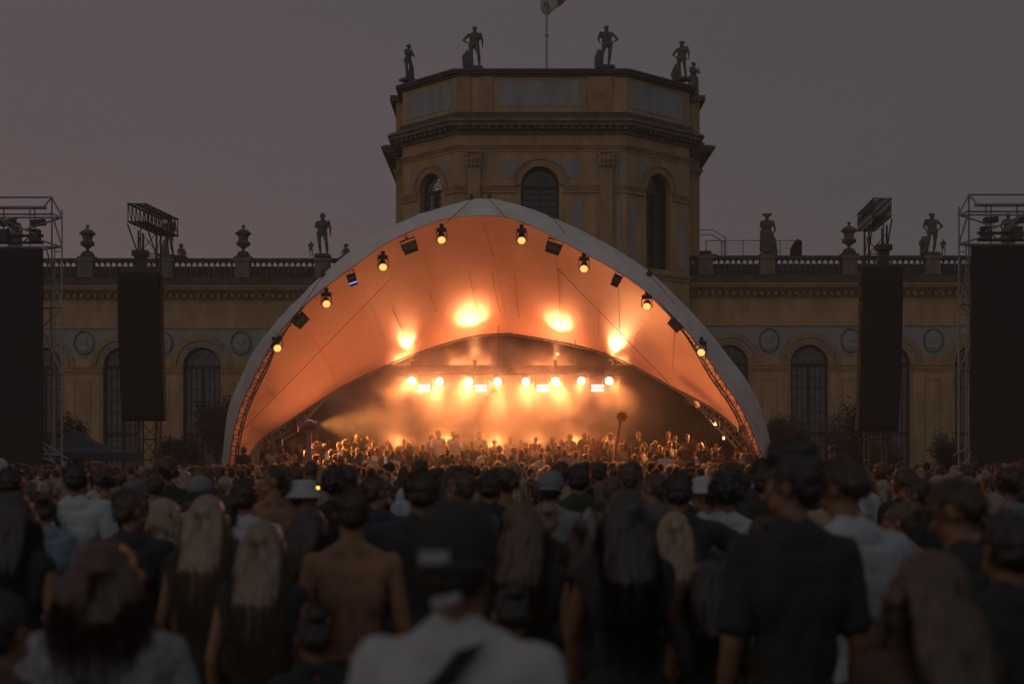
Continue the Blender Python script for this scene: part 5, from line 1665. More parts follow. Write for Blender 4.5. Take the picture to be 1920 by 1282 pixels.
statue(1279, 73.4, 152, 1.95, 'statue striding on a stump at the right corner of the tower roof', ra='hip', la='down', contra=1, stump=1, turn=-.5, helm='wreath', headyaw=-.5, seed=5)
statue(1300, 77.0, 186, 1.9, 'lower statue behind the tower corner, touching its shoulder', ra='cross', la='chin', contra=-1, turn=.7, drape=True, fem=True, seed=6)
statue(605, YL, 482, 2.15, 'helmeted statue with a small child figure, on the balustrade left of the shell', ra='cross', la='down', contra=1, turn=0, helm='helmet', drape=False, child=-1, seed=7, headyaw=.2)
statue(318, YL, 484, 2.1, 'statue partly hidden by the left speaker truss', ra='hip', la='loose', contra=1, stump=1, turn=-.4, seed=8)
statue(28, YL, 484, 2.1, 'draped statue behind the left scaffold hoists', ra='cross', la='down', contra=-1, drape=True, fem=True, seed=9)
statue(1438, YR_, 481, 2.1, 'statue with winged hat and crossed arms on the right balustrade', ra='cross', la='loose', contra=1, helm='winged', drape=True, stump=-1, seed=10, headyaw=-.4)
statue(1747, YR_, 479, 2.1, 'statue with a child figure between right speaker stack and scaffold', ra='loose', la='hip', contra=-1, drape=False, stump=1, child=1, helm='wreath', seed=11, headyaw=.4)
statue(1890, YR_, 479, 2.1, 'draped statue behind the right scaffold hoists', ra='loose', la='cross', contra=1, drape=True, fem=True, seed=12)
def cherub(x, Y, yb, label, turn):
    r = empty('cherub_statue', label, 'statue', (pxx(x,Y), Y, pz(yb,Y)), turn, 'small cherub statues on the balustrade')
    g = Geo(); g.ell((0,0,.18),(.2,.2,.2),12,8); g.ell((0,0,.42),(.15,.12,.2),12,8); g.ell((.02,.02,.74),(.12,.125,.135),12,8); g.cap((.14,0,.52),(.26,.06,.28),.055,.04,8); g.cap((-.14,0,.52),(-.24,.1,.22),.055,.04,8); g.cap((.08,.1,.14),(.18,.3,.02),.09,.06,8); g.cap((-.08,.1,.14),(-.16,.28,.04),.09,.06,8); g.ell((.02,.145,.72),(.02,.02,.02),6,5)
    g.ell((0,-.04,.8),(.125,.12,.1),10,8)
    me = fuse(g,.02,1); me.materials.append(M_STAT); o = bpy.data.objects.new('figure', me); COL.objects.link(o); o.parent = r; o.location=(0,0,.1); o.scale=(.95,.95,.85)
    g = Geo(); g.box(-.3,.3,-.25,.25,0,.12); g.build('plinth', M_STD, r)
cherub(340, YL, 487, 'seated cherub beside the statue behind the left speaker truss', PI+.5)
cherub(649, YL, 487, 'seated cherub half hidden behind the left shoulder of the shell', PI-.3)

# ---- terrace railing and parasols at the tower's right foot
r = empty('roof_railing', 'thin steel railing and stair rail on the roof terrace right of the tower', 'railing', (12.5, 78, 0))
g = Geo(); Yr = 78.0; L = r.location
def TT(a, b, rr=.025): g.tube(Vector(px(*a, Yr))-L, Vector(px(*b, Yr))-L, rr, n=5)
TT((1323,451),(1501,451))
for x in (1324,1353,1358,1393,1463): TT((x,451),(x,486),.03)
TT((1311,431),(1336,431)); TT((1336,431),(1361,446)); TT((1311,440),(1334,440)); TT((1334,440),(1357,454)); TT((1361,446),(1361,486),.03)
for y in (457,462,467,472,477): TT((1323,y),(1501,y),.007)
g.build('rail', M_MET, r)
g = Geo()
for a, b, c_, d in ((1311,1334,470,486),(1311,1345,476,486)): 
    q0 = Vector(px(a,d,Yr+.6))-L; q1 = Vector(px(b,c_,Yr+.6))-L; g.box(q0.x,q1.x,q0.y,q0.y+1,q0.z,q1.z); Yr += .9
g.build('stair_block', M_DRK, r); Yr = 78.0
r = empty('folded_parasol', 'dark folded awning panel standing on the roof terrace', 'parasol', px(1492, 486, 77))
g = Geo(); b0 = r.location
pts = [(1481,486),(1483,465),(1489,454),(1496,447),(1497,451),(1503,451),(1503,486)]
poly = [(Vector(px(a,b,77))-Vector(b0)) for a,b in pts]
g.prism([(v.x,v.z) for v in poly][::-1], -.12, .12); g.build('canvas', M_BLK, r)
# ------------------------------------------------------------ people standing close to the camera, placed one by one
PL = []   # occupied (x, y)
def hero(x, Y, label, **kw):
    X = pxx(x, Y); PL.append((X, Y)); kw.setdefault('far', False)
    return person(X, Y, label, **kw)
DEG = math.radians
r = hero(856, 3.0, 'man in white T-shirt and black back-to-front cap, crossbody strap over his back', pose='plain', rot=-.10, h=1.745, skin=3, hair='fade', hairc='black', hat='capback', hatc='black', topc=(.36,.36,.37), legc='black', wide=.93)
strap(r, [(.06,.0,1.50), (.05,-.065,1.497), (.02,-.110,1.455), (-.03,-.138,1.39), (-.08,-.150,1.30), (-.14,-.135,1.15), (-.19,-.09,1.0)], .042)
for (cx_, cz, w, h_, tilt) in ((-.03, 1.672, .062, .026, .0), (-.005, 1.585, .062, .02, .28)):
    g = Geo(); P = []
    for i in range(7):
        u = (i/6-.5)*w; row = []
        for j in range(3):
            v = (j/2-.5)*h_; a = cx_+u*math.cos(tilt)-v*math.sin(tilt); b = cz+u*math.sin(tilt)+v*math.cos(tilt)
            yb_ = -.098 - .012
            row.append((a, .02-.018-math.sqrt(max(0, .118**2-a*a*1.2))-.002*(1 if cz > 1.6 else 1), b))
        P.append(row)
    g.grid(P); o = g.build('cap_patch', mat('cap_patch',(.26,.26,.29),.8,.3,60), r); o.scale = (.99,)*3; m = o.modifiers.new('s','SOLIDIFY'); m.thickness=.004
hero(1488, 4.75, 'tall man in black T-shirt with quiff, face turned left, highest head on the right', pose='turnl', rot=.12, h=1.90, skin=2, hair='quiff', hairc='black', topc='black', legc='black', wide=.86)
hero(1592, 5.5, 'man in pale T-shirt looking down-left behind the tall man in black', pose='bow', rot=.3, h=1.87, skin=2, hair='short', hairc='brown', topc='white')
hero(1812, 4.9, 'man in black shirt bowing his head, at the right edge', pose='bow', rot=.5, h=1.80, skin=2, hair='fade', hairc='brown', topc='black', wide=1.05)
hero(1895, 4.3, 'dark-shirted man cut off by the right edge of the frame', pose='plain', rot=.2, h=1.70, skin=2, hair='short', hairc='black', topc='black')
hero(1742, 3.6, 'woman with long light-brown hair over bare shoulders, bottom right', pose='f_turnl', rot=.35, h=1.63, skin=1, hair='longer', hairc='light brown', top='tank', topc='brown', wide=1.1)
r = hero(195, 3.9, 'woman with long dark red-brown hair and mottled grey top, bottom left', pose='f_plain', rot=.1, h=1.64, skin=1, hair='bob', hairc='red brown', top='tee', topc=(.21,.22,.235), wide=1.14)
for o_ in r.children:
    if o_.name.startswith('shirt'):
        o_.data = o_.data.copy(); m_ = mat('mottled_lace', (.2,.21,.22), .9, .55, 22, .4, 40); o_.data.materials[0] = m_
strap(r, [(-.16,-.07,1.43),(-.08,-.125,1.33),(.0,-.15,1.2),(.08,-.14,1.08),(.15,-.11,.96)], .03)
r = hero(143, 9.8, 'man in white T-shirt with thin black crossbody strap, far left', pose='loose', rot=-.1, h=1.85, skin=2, hair='short', hairc='black', topc='white')
strap(r, [(-.13,-.06,1.50),(-.10,-.135,1.42),(-.02,-.175,1.28),(.07,-.175,1.13),(.16,-.14,.98)], .035)
hero(83, 9.0, 'woman in pale blue top half hidden by the white-shirted man', pose='f_plain', rot=.2, h=1.66, skin=1, hair='bun', hairc='brown', topc='pale blue')
hero(24, 6.3, 'woman with long dark hair and black tank top at the left edge', pose='f_turnr', rot=-.2, h=1.72, skin=1, hair='longer', hairc='black', top='tank', topc='black')
hero(-10, 3.4, 'person in brown top cut off by the bottom-left corner', pose='f_plain', rot=-.3, h=1.55, skin=1, hair='bun', hairc='black', top='tank', topc='brown')
hero(245, 7.6, 'man in dark T-shirt behind the blonde woman with wavy hair', pose='turnr', rot=0, h=1.70, skin=2, hair='fade', hairc='light brown', topc='black')
hero(305, 8.0, 'woman with thick wavy pale blonde hair and dark top', pose='f_turnl', rot=.5, h=1.65, skin=0, hair='wavy', hairc='blond', top='crop', topc='black')
hero(388, 6.6, 'woman with waist-long straight blonde hair and bare arms in black', pose='f_plain', rot=-.12, h=1.70, skin=1, hair='longer', hairc='blond', top='tank', topc='black')
hero(412, 7.4, 'dark-haired woman turned to the long-haired blonde, holding a cup', pose='f_turnl', rot=.5, h=1.68, skin=2, hair='bun', hairc='black', top='tank', topc='black')
hero(492, 5.7, 'woman with long ash-blonde hair in black vest, left of the shirtless man', pose='f_plain', rot=-.1, h=1.62, skin=1, hair='longer', hairc='ash blond', top='tank', topc='black')
hero(660, 6.0, 'shirtless man seen from behind, broad bare back and shaved neck', pose='plain', rot=.08, h=1.755, skin=1, hair='fade', hairc='brown', top=None, legc='black', wide=.92)
hero(456, 8.9, 'man in white T-shirt with cropped hair behind the ash-blonde woman', pose='plain', rot=.1, h=1.74, skin=1, hair='short', hairc='brown', topc='white')
hero(512, 10.6, 'shirtless man in profile facing left beside the white bucket hat', pose='lefthalf', rot=.6, h=1.83, skin=1, hair='fade', hairc='brown', top=None)
hero(568, 10.7, 'person in white bucket hat and dark top looking right', pose='turnr', rot=-.4, h=1.70, skin=2, hair='fade', hairc='black', hat='bucket', hatc='white', topc='black')
hero(578, 7.0, 'dark-haired woman looking right behind the shirtless man shoulder', pose='f_turnr', rot=-.5, h=1.63, skin=2, hair='long', hairc='brown', top='tank', topc='beige')
hero(792, 7.3, 'broad man in black T-shirt directly behind the back-to-front cap', pose='plain', rot=0, h=1.81, skin=2, hair='fade', hairc='brown', topc='black', wide=1.14)
hero(862, 9.2, 'man with cropped hair in grey patterned T-shirt, centre', pose='turnl', rot=.1, h=1.80, skin=1, hair='fade', hairc='light brown', topc='grey')
hero(918, 10.2, 'man with round dark hair in black between grey T-shirt and raised phones', pose='plain', rot=0, h=1.78, skin=2, hair='short', hairc='black', topc='black')
hero(982, 6.1, 'woman with long brown hair and bare arm right of the back-to-front cap', pose='f_turnr', rot=-.2, h=1.68, skin=1, hair='longer', hairc='light brown', top='tank', topc='black')
hero(1022, 8.1, 'woman with blonde bun and bare back beneath the grey cap', pose='f_hip', rot=.2, h=1.62, skin=1, hair='bun', hairc='blond', top='crop', topc='black')
hero(1032, 10.4, 'person wearing a pale grey cap in the centre of the crowd', pose='plain', rot=-.2, h=1.76, skin=1, hair='cap', hairc='brown', hat='capback', hatc='light grey', topc='light grey')
hero(1172, 5.6, 'woman with very long black hair and black dress holding a cup up left', pose='f_chin', rot=.15, h=1.745, skin=1, hair='longer', hairc='black', top='tank', topc='black')
hero(1106, 6.8, 'woman with bare arms raising her hand to her face, left of the long black hair', pose='f_phone', rot=-.6, h=1.62, skin=1, hair='long', hairc='brown', top='tank', topc='black')
hero(1265, 7.0, 'woman with long straight golden hair left of the white sun hat', pose='f_plain', rot=-.1, h=1.61, skin=1, hair='longer', hairc='blond', top='tank', topc='black')
hero(1272, 8.3, 'dark-shirted man stretching an arm over the white-shirted back', pose='sidearm', rot=-.05, h=1.79, skin=2, hair='short', hairc='black', topc='black')
hero(1326, 9.2, 'man in white brimmed hat', pose='turnl', rot=.2, h=1.74, skin=2, hair='fade', hairc='brown', hat='brim', hatc='white', topc='white')
hero(1362, 8.6, 'dark bushy-haired man in white T-shirt right of the white sun hat', pose='plain', rot=.05, h=1.77, skin=2, hair='curly', hairc='black', topc='white')
hero(1430, 7.6, 'person in pale top partly behind the tall man in black', pose='f_hip', rot=.4, h=1.56, skin=1, hair='bun', hairc='brown', top='tee', topc='light grey')
hero(705, 9.6, 'man with shaved sides in navy T-shirt left of the broad man', pose='turnr', rot=-.1, h=1.76, skin=1, hair='fade', hairc='light brown', topc='navy')
hero(628, 11.2, 'man with dark curls right of the white bucket hat', pose='plain', rot=0, h=1.77, skin=2, hair='curly', hairc='black', topc='black')
hero(1225, 10.5, 'man with cropped light hair in grey, right of centre', pose='turnl', rot=.1, h=1.77, skin=1, hair='fade', hairc='light brown', topc='grey')
hero(1085, 11.0, 'man with dark crop in a dark green shirt before the stage', pose='plain', rot=0, h=1.83, skin=2, hair='short', hairc='black', topc='dark green')
hero(1690, 8.0, 'fair-haired woman with a cup behind the long-haired woman at right', pose='f_chin', rot=.7, h=1.62, skin=1, hair='bun', hairc='light brown', top='tank', topc='beige')
hero(1718, 10.0, 'dark-haired man in black near the spiky palm', pose='turnl', rot=.4, h=1.74, skin=2, hair='short', hairc='black', topc='black')
hero(1860, 9.0, 'woman with long blonde hair before the right screen', pose='f_turnl', rot=.3, h=1.66, skin=1, hair='wavy', hairc='ash blond', top='tank', topc='beige')
hero(250, 11.0, 'person in a grey sun hat and dark top in the left crowd', pose='f_plain', rot=.2, h=1.68, skin=1, hair='long', hairc='brown', hat='brim', hatc='grey', topc='black')
hero(374, 10.8, 'person in a white capped hat behind the wavy blonde', pose='plain', rot=.2, h=1.72, skin=1, hair='cap', hairc='brown', hat='cap', hatc='light grey', topc='beige')
hero(52, 12.0, 'woman with dark wavy hair near the left screen', pose='f_turnl', rot=.3, h=1.69, skin=2, hair='wavy', hairc='brown', top='tank', topc='red')
hero(960, 4.9, 'woman in a rust-orange top glimpsed right of the man in white', pose='f_bow', rot=.2, h=1.42, skin=1, hair='bun', hairc='black', top='tank', topc=(.30,.08,.02))
hero(590, 4.7, 'short dark-haired woman in black, below the shirtless man', pose='f_bow', rot=.3, h=1.36, skin=2, hair='bun', hairc='black', top='tank', topc='black')
hero(1330, 5.6, 'short woman in black below the golden-haired woman', pose='f_bow', rot=.1, h=1.46, skin=1, hair='long', hairc='black', top='tank', topc='black')

# things they hold
def held(name, label, cat, x, y, Y, build, rz=0):
    r = empty(name, label, cat, px(x, y, Y), rz); build(r); return r
M_PHB = mat('phone_body', (.03,.03,.035), .3); M_PHS = mat('phone_screen', (.5,.5,.5), .3, emit=(1,.55,.3), estr=.12); M_CUP = mat('plastic_cup', (.25,.24,.23), .3, .1, 4, spec=.5)
def phone(r):
    g = Geo(); g.box(-.037,.037,-.004,.004,-.075,.075); g.build('case', M_PHB, r)
    g = Geo(); g.box(-.034,.034,-.0065,-.0042,-.071,.071); g.build('screen', M_PHS, r)
def cup(r):
    g = Geo(); g.lathe([(.030,-.06),(.031,-.058),(.042,.06),(.044,.062),(.040,.060),(.029,-.05)], (0,0,0), 14); g.build('cup_wall', M_CUP, r)
r = held('phone', 'pale phone tilted in the hand left of the very long black hair', 'phone', 1108, 985, 6.4, lambda r: (lambda g: (g.box(-.037,.037,-.005,.005,-.075,.075), g.build('case', M_CUP, r)))(Geo())); r.rotation_euler = (0, -.75, 1.1)
held('plastic_cup', 'clear cup beside the two blonde women at left', 'cup', 420, 1012, 9.0, cup)
held('plastic_cup', 'cup held near the fair-haired woman at right', 'cup', 1684, 985, 9.4, cup)
held('cigarette', 'glowing cigarette in front of the white bucket hat', 'cigarette', 590, 914, 10.4, lambda r: (Geo.build((lambda g: (g.tube((-.05,0,.0),(.02,0,0),.004,n=6), g)[1])(Geo()), 'paper', M_CUP, r), Geo.build((lambda g: (g.ell((.024,0,0),(.012,.011,.011),8,6), g)[1])(Geo()), 'ember', mat('ember',(1,.4,.1),.6,emit=(1,.42,.08),estr=4.0), r)))
# ------------------------------------------------------------ people on and before the stage
rs = random.Random(11)
STG = [(592,812,'w'),(615,824,''),(560,833,''),(545,836,'f'),(636,829,''),(652,822,'f'),(671,812,'f'),(691,815,'f'),(668,829,''),(700,827,''),(727,824,'fb'),(757,823,''),(774,821,''),(793,832,''),(745,836,'f'),(693,844,'w'),(640,846,''),(655,849,'f'),(628,851,''),(706,838,''),(511,834,'w'),(581,845,''),
 (808,815,'s'),(822,806,'w'),(851,808,'cw'),(857,814,'w'),(900,807,'w'),(884,828,''),(901,832,''),(921,840,'B'),(906,840,'w'),(927,825,'u'),(936,836,'u'),(936,852,''),(957,817,'w'),(963,838,'s'),(977,824,''),(986,838,''),(1003,830,''),(1004,818,''),(1029,835,'u'),(1035,816,'fb'),(1052,822,'f'),(1063,825,'f'),(1069,813,''),(1058,843,''),(1066,851,'f'),(1095,809,'k'),(1105,812,'w'),(1113,819,''),(1100,836,''),(1098,850,''),(867,845,'c'),(847,851,''),(836,836,'f'),(838,843,''),
 (1127,813,'f'),(1144,811,'w'),(1156,816,'fw'),(1197,809,'k'),(1174,824,'f'),(1165,833,''),(1143,842,''),(1190,851,'w'),(1208,829,'f'),(1223,832,''),(1229,826,''),(1238,834,'f'),(1217,847,''),(1253,808,'k'),(1266,817,''),(1256,827,''),(1250,844,'w'),(1289,815,'k'),(1302,820,'f'),(1314,828,'fu'),(1321,840,'h'),(1288,839,'k'),(1278,852,''),(1340,846,''),(1228,852,'')]
ex = [(rs.uniform(500,1420), rs.uniform(826,852)) for _ in range(400)]; got = [(a,b) for a,b,_ in STG]
for a, b in ex:
    if len(STG) > 122: break
    if all(abs(a-c)+1.3*abs(b-d) > 11.5 for c, d in got): got.append((a,b)); STG.append((round(a), round(b), rs.choice(['','f','','w','f','','u','','k','fb']) if b > 832 else rs.choice(['','f'])))
hc = ['black','brown','black','brown','light brown']
zone = lambda x: ('left end of the stage' if x < 640 else 'left of the stage smoke' if x < 790 else 'stage smoke' if x < 980 else 'stage centre right' if x < 1130 else 'right half of the stage' if x < 1240 else 'dark right end of the stage')
def tier_for(y): return (50.2, 1.05) if y < 826 else (47.7, .80) if y < 834 else (46.3, .55) if y < 843 else (45.0, .32)
STP = {}
for i, (x, y, t) in enumerate(STG):
    Y, zf = tier_for(y); Y += rs.uniform(-.35,.35); h = pz(y, Y) - zf
    while h > 1.93: h -= .03; zf += .03
    h = max(1.52, h)
    fem = 'f' in t; facing = PI + rs.uniform(-.6,.6) if y < 838 and rs.random() < .75 else rs.uniform(-.7,.7)
    pose = rs.choice(['f_plain','f_turnl','f_turnr','f_hip','f_phone'] if fem else ['plain','turnl','turnr','hold','loose','hip','phone','cross'])
    hair = rs.choice(['long','longer','wavy','bun']) if fem else ('curly' if 'u' in t else rs.choice(['short','short','fade','quiff']))
    hcol = 'blond' if 'b' in t else rs.choice(hc); top = rs.choice(['tank','crop','tank','tee']) if fem else ('tee' if rs.random() < .85 else None)
    topc = 'white' if 'w' in t else 'black' if 'k' in t else rs.choice(['black','grey','brown','navy','beige','red' if i%7==0 else 'black'])
    hat = None; hatc = 'black'
    if 'c' in t: hat, hatc = 'cap', 'light grey'
    if 'B' in t: topc, hair, facing, pose = 'blue', 'fade', PI-.2, 'plain'
    if 'h' in t: pose = 'armsup'
    if 's' in t: facing = PI+1.1; topc='black'
    if not top: hair_ = hair
    nm = {'f':'woman','m':'man'}['f' if fem else 'm']
    lab = f"{nm}, {hcol} {({'fade':'cropped','short':'short','quiff':'swept-up','curly':'curly','bun':'pinned-up','long':'long','longer':'very long','wavy':'wavy'})[hair]} hair, {'bare-chested' if not top else topc+' top'}, at the {zone(x)}"
    if 'B' in t: lab = 'bald man in bright blue shirt glowing in front of the stage smoke'
    if 'h' in t: lab = f'man, {hcol} hair, both arms raised, {topc} top, {zone(x)}'
    STP.setdefault(lab, []).append((x, y))
    if len(STP[lab]) > 1: lab += [', further right', ', lower down', ', third'][min(2, len(STP[lab])-2)]
    while len(lab.replace('-',' ').split()) > 15: lab = lab.replace(' at the', '', 1) if ' at the' in lab else lab.replace(' hair', '', 1) if ' hair' in lab else lab.rsplit(' ', 1)[0]
    person(pxx(x, Y), Y, lab, pose=pose, rot=facing, h=h, z=zf, skin=(3 if 'B' in t else rs.choice([0,1,1,2,2,3])), hair=hair if not ('B' in t) else None, hairc=hcol, top=top, topc=topc, hat=hat, hatc=hatc, far=True, group='people on the stage platforms')
# lone dark figure by the left truss foot, and the man with pale back beside
person(pxx(457,45), 45, 'dark silhouetted man in profile against the left foot of the glowing shell', pose='lefthalf', rot=.5, h=1.62, z=pz(838,45)-1.62, skin=3, hair='short', hairc='black', topc='black')
g = Geo(); g.box(-1.2,1.2,-.8,.8,0,pz(838,45)-1.62-.01); o = g.build('riser', M_DECK); o.location = (pxx(457,45),45,0); tag(o,'low black riser under the silhouetted man','riser')

# pink inflatable pole and orange flower pole carried in the crowd
M_PINK = mat('pink_inflatable', (.24,.11,.13), .85, .1, 4)
r = empty('inflatable_totem', 'pale pink inflatable mushroom on a fat pole above the crowd', 'inflatable', (pxx(577,38), 38, 0))
g = Geo(); L = Vector(r.location); A = Vector(px(577,878,38))-L; B = Vector(px(580,812,38))-L; A.z = .9; g.path([A, A.lerp(B,.5)+Vector((.02,0,0)), B], [.075,.07,.06], 10); g.build('pole', M_PINK, r, True)
g = Geo(); c = Vector(px(580,797,38))-L; 
for a in range(5): g.ell(c+Vector((.10*math.cos(a*1.256),.10*math.sin(a*1.256),.02*math.sin(a*2))), (.11,.11,.12), 12, 8)
g.ell(c+Vector((.0,0,.04)),(.15,.15,.12),12,8); me = fuse(g,.02,2); me.materials.append(M_PINK); o = bpy.data.objects.new('head', me); COL.objects.link(o); o.parent = r
M_ORG = mat('orange_fabric', (.42,.14,.03), .7, .1, 4)
r = empty('flower_pole', 'orange flower on a slanting pole raised before the stage', 'prop', (pxx(1152,43.5), 43.5, 0))
g = Geo(); L = Vector(r.location); A = Vector(px(1150,865,43.5))-L; B = Vector(px(1163,790,43.5))-L; g.path([A-Vector((0,0,.5)), A, B], .045, 8); g.build('pole', M_ORG, r, True)
g = Geo(); c = Vector(px(1166,781,43.5))-L
for a in range(8):
    an = a*PI/4; g.ell(c+Vector((.10*math.cos(an),0,.09*math.sin(an))), (.075,.03,.05), 10, 6, Matrix.Rotation(-an, 3, 'Y'))
g.ell(c,(.06,.05,.06),10,8); g.build('blossom', M_ORG, r, True)
# raised phones
for x, y, Y, lab in ((640,848,30,'small lit phone held up left of the stage smoke'),(723,862,28,'small bright phone held up before the smoke'),(960,905,13,'raised phone in the middle of the crowd'),(613,855,30,'raised phone near the pink inflatable')):
    held('phone', lab, 'phone', x, y, Y, phone, rs.uniform(-.4,.4))

# ------------------------------------------------------------ the crowd between: individuals up to a distance, then one mass
rc = random.Random(21)
zoneX = lambda x: ('left black screen' if x < 150 else 'blue tent' if x < 235 else 'left speaker stack' if x < 330 else 'third arched window' if x < 425 else 'left foot of the shell' if x < 540 else 'pink inflatable' if x < 640 else
                   'left part of the stage' if x < 760 else 'first strobe' if x < 840 else 'bright stage smoke' if x < 960 else 'third strobe' if x < 1060 else 'last strobe' if x < 1180 else 'right part of the stage' if x < 1290 else
                   'right inner edge of the shell' if x < 1400 else 'right foot of the shell' if x < 1480 else 'dark window right of the shell' if x < 1570 else 'right speaker stack' if x < 1700 else 'spiky palm at right' if x < 1800 else 'right black screen')
depth = lambda Y: 'near rows' if Y < 13 else 'middle rows' if Y < 18 else 'back rows'
cnt = 0; seen = {}
cand = []
for _ in range(9000):
    Y = 9.5 + (25.5-9.5)*math.sqrt(rc.random()); X = rc.uniform(-.375, .375)*Y
    lim = .62 if Y < 14 else .70
    if all((X-a)**2+(Y-b)**2 > lim*lim for a, b in PL if abs(Y-b) < 1): PL.append((X,Y)); cand.append((X,Y))
cand.sort(key=lambda q: q[1])
cand = cand[:128]
YM = cand[-1][1]
print('individual crowd', len(cand), 'to depth', YM)
mp = ['plain']*4+['turnl','turnr','hold','loose','phone','hip']; fp = ['f_plain']*3+['f_turnl','f_turnr','f_phone','f_hip','f_up']
for X, Y in cand:
    x = 960 + X*F/Y; fem = rc.random() < .42
    pose = rc.choice(fp if fem else mp)
    if Y < 19 and pose in ('armup','f_up','phone'): pose = 'f_plain' if fem else 'plain'
    if pose in ('armup','f_up') and rc.random() < .6: pose = 'f_turnl' if fem else 'turnl'
    hair = rc.choice(['long','longer','wavy','bun','pony']) if fem else rc.choice(['short','short','short','fade','quiff','curly'])
    hcol = rc.choice(['black','brown','brown','light brown','blond','ash blond'] if fem else ['black','black','brown','brown','light brown'])
    top = rc.choice(['tank','tank','crop','tee']) if fem else ('tee' if rc.random() < .87 else None)
    topc = rc.choice(['black']*6+['grey','navy','dark green','brown','beige','white','white','light grey'])
    hat = None; hatc='black'
    if rc.random() < .07: hat = rc.choice(['cap','capback','bucket']); hatc = rc.choice(['white','black','beige']); hair = 'cap' if not fem else hair
    hw = {'fade':'cropped','short':'short','quiff':'swept-up','curly':'curly','bun':'pinned-up','long':'long','longer':'very long','wavy':'wavy','pony':'tied-back','cap':'short'}[hair]
    do = {'plain':'','turnl':' looking left','turnr':' looking right','hold':'','loose':'','phone':' holding a hand up','armup':' with one arm up','hip':' hand on hip','f_plain':'','f_turnl':' looking left','f_turnr':' looking right','f_phone':' hand at face','f_hip':' hand on hip','f_up':' with arms up'}[pose]
    lab = f"{'woman' if fem else 'man'}, {hcol} {hw} hair{do}, {'shirtless' if not top else topc+' top'}{', '+hatc+' hat' if hat else ''}, {depth(Y)} below the {zoneX(x)}"
    if len(lab.split()) > 16: lab = lab.replace(' with ', ', ', 1) if False else lab.replace(' rows below the ', ' below ')
    while len(lab.replace('-',' ').split()) > 15:
        for a_, b_ in ((' rows below the ',' below '),(' of the shell',' of shell'),(do,''),(' top',''),('bright ',''),(' hair','-haired')):
            if a_ and a_ in lab: lab = lab.replace(a_, b_, 1); break
        else: break
    seen[lab] = seen.get(lab, 0)+1
    h = rc.gauss(1.66, .05) if fem else rc.gauss(1.76, .06); h = min(1.86, max(1.55, h))
    person(X, Y, lab, pose=pose, rot=rc.gauss(0,.6), h=h, skin=rc.choice([0,1,1,2,2,3]), hair=hair, hairc=hcol, top=top, topc=topc, leg=rc.choice(['long','shorts']), hat=hat, hatc=hatc, far=Y > 10.5 and True, group='people standing in the crowd')
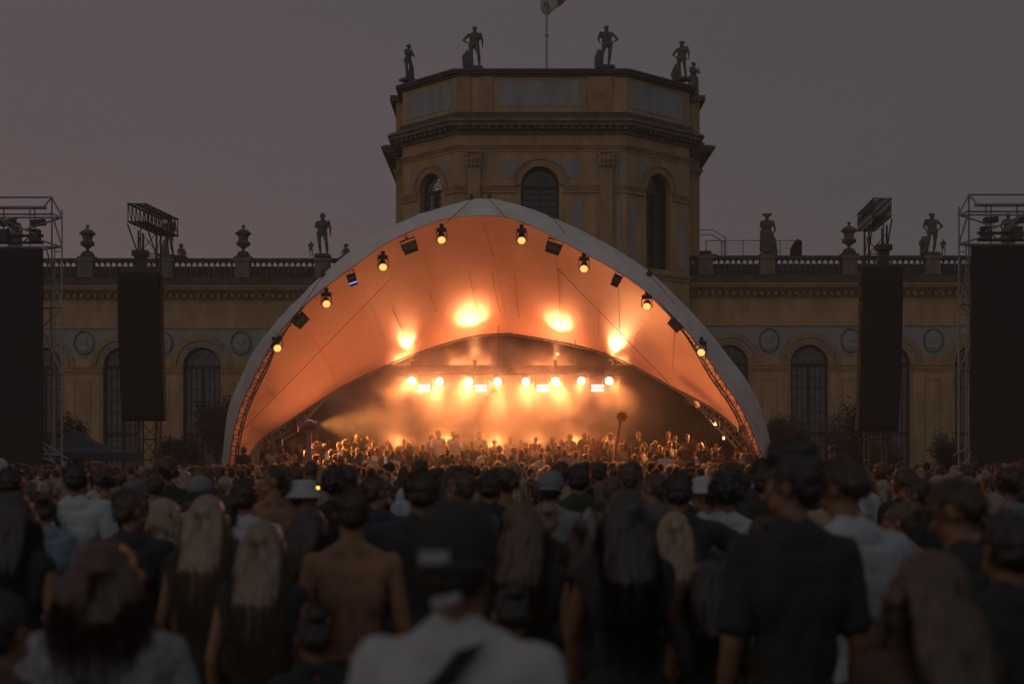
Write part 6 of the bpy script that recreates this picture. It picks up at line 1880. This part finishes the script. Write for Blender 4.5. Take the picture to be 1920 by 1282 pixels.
# far mass: merged low-detail figures
def merged(points, name, label):
    protos = []
    combos = [('plain','short','black','tee'),('plain','short','brown','tee'),('turnl','curly','black','tee'),('turnr','fade','brown','tee'),('f_plain','long','brown','tank'),('f_turnl','wavy','ash blond','tank'),('f_plain','bun','black','tank'),('f_phone','long','blond','tank'),('phone','short','brown','tee'),('plain','fade','light brown','tee')]
    mats = [M_SKIN2:=mat('crowd_skin',(.33,.19,.12),.6,.15,3)]
    cols = {}
    def mi(nm, c):
        if nm not in cols:
            cols[nm] = len(mats); mats.append(mat('crowd_'+nm.replace(' ','_'), c, .8, .2, 3))
        return cols[nm]
    V = []; Fa = []; MI = []; off = 0
    m2w = M_WISP.copy(); m2w.name = 'crowd_loose_hair'; nt = m2w.node_tree  # far strand copy, rim light kept in its pale colour
    for n_ in list(nt.nodes):
        if n_.type == 'OBJECT_INFO': nt.nodes.remove(n_)
    nt.nodes['Principled BSDF'].inputs['Base Color'].default_value = (.05,.03,.02,1)
    for n_ in nt.nodes:
        if n_.type == 'MIX': n_.inputs[6].default_value = (.06,.04,.025,1)
    wi = len(mats); mats.append(m2w)
    low = {}
    def lowmesh(key, me, ratio):
        if key in low: return low[key]
        o = bpy.data.objects.new('t', me.copy()); COL.objects.link(o); d = o.modifiers.new('d','DECIMATE'); d.ratio = ratio
        dg = bpy.context.evaluated_depsgraph_get(); m2 = bpy.data.meshes.new_from_object(o.evaluated_get(dg)); bpy.data.objects.remove(o)
        co = np.empty(len(m2.vertices)*3,'f'); m2.vertices.foreach_get('co', co)
        low[key] = (co.reshape(-1,3), [tuple(p.vertices) for p in m2.polygons], [p.material_index for p in m2.polygons]); return low[key]
    for X, Y, h, rot in points:
        pose, hair, hcx, top = rc.choice(combos); p = POSES[pose]
        tc = rc.choice(['black','black','black','grey','navy','beige','white','light grey','brown'])
        for key, me, ratio, m_ in ((('b',pose), get_body(pose,p,True), .22, 0), (('h',hair,p.head), get_hair(pose,p,hair,True), .6, mi('hair '+hcx, HAIRC[hcx])), (('s',pose,top), get_shirt(pose,p,top,True), .25, mi('cloth '+tc, CLOTHC[tc])), (('l',p.fem,p.contra), get_legs(pose,p,'long',True), .15, mi('cloth black', CLOTHC['black']))):
            co, fs, mi_ = lowmesh(key, me, ratio); k = h/1.76; c, s = math.cos(rot), math.sin(rot)
            q = co*k; q = np.stack([q[:,0]*c-q[:,1]*s+X, q[:,0]*s+q[:,1]*c+Y, q[:,2]], 1)
            V.append(q); Fa += [tuple(i+off for i in f) for f in fs]; MI += [m_]*len(fs) if key[0] != 'h' else [wi if q_ else m_ for q_ in mi_]; off += len(q)
    me = bpy.data.meshes.new(name); me.from_pydata(np.concatenate(V).tolist(), [], Fa)
    for m in mats: me.materials.append(m)
    me.polygons.foreach_set('material_index', MI); me.polygons.foreach_set('use_smooth', [True]*len(Fa))
    o = bpy.data.objects.new(name, me); COL.objects.link(o); tag(o, label, 'crowd', kind='stuff')
pts = []
for _ in range(14000):
    Y = YM + .3 + (43.6-YM)*math.sqrt(rc.random()); X = rc.uniform(-.38,.38)*Y
    if Y > 43.7: continue
    if Y > 37 and (X < -9.3 or X > 9.3) : continue
    lim = .72
    if all((X-a)**2+(Y-b)**2 > lim*lim for a, b in PL if abs(Y-b) < 1):
        PL.append((X,Y)); pts.append((X,Y,min(1.84,rc.gauss(1.73,.07)),rc.gauss(0,.5)))
pts.sort(key=lambda q: q[1]); 
if len(pts) > 480: pts = rc.sample(pts, 480)
print('crowd mass', len(pts))
merged(pts, 'crowd', 'densely packed far crowd of heads before the stage')

# ------------------------------------------------------------ dusty evening air
hz = bpy.data.materials.new('haze'); hz.use_nodes = True; hz.node_tree.nodes.clear()
_o = hz.node_tree.nodes.new('ShaderNodeOutputMaterial'); _v = hz.node_tree.nodes.new('ShaderNodeVolumePrincipled')
_v.inputs['Color'].default_value = (.95, .90, .88, 1); _v.inputs['Density'].default_value = .0011; _v.inputs['Anisotropy'].default_value = .2
hz.node_tree.links.new(_v.outputs[0], _o.inputs['Volume'])
g = Geo(); g.box(-75, 75, -12, 105, -1.2, 34)
tag(g.build('haze', hz), 'faint dusty evening haze over the field and palace', 'haze', kind='stuff')
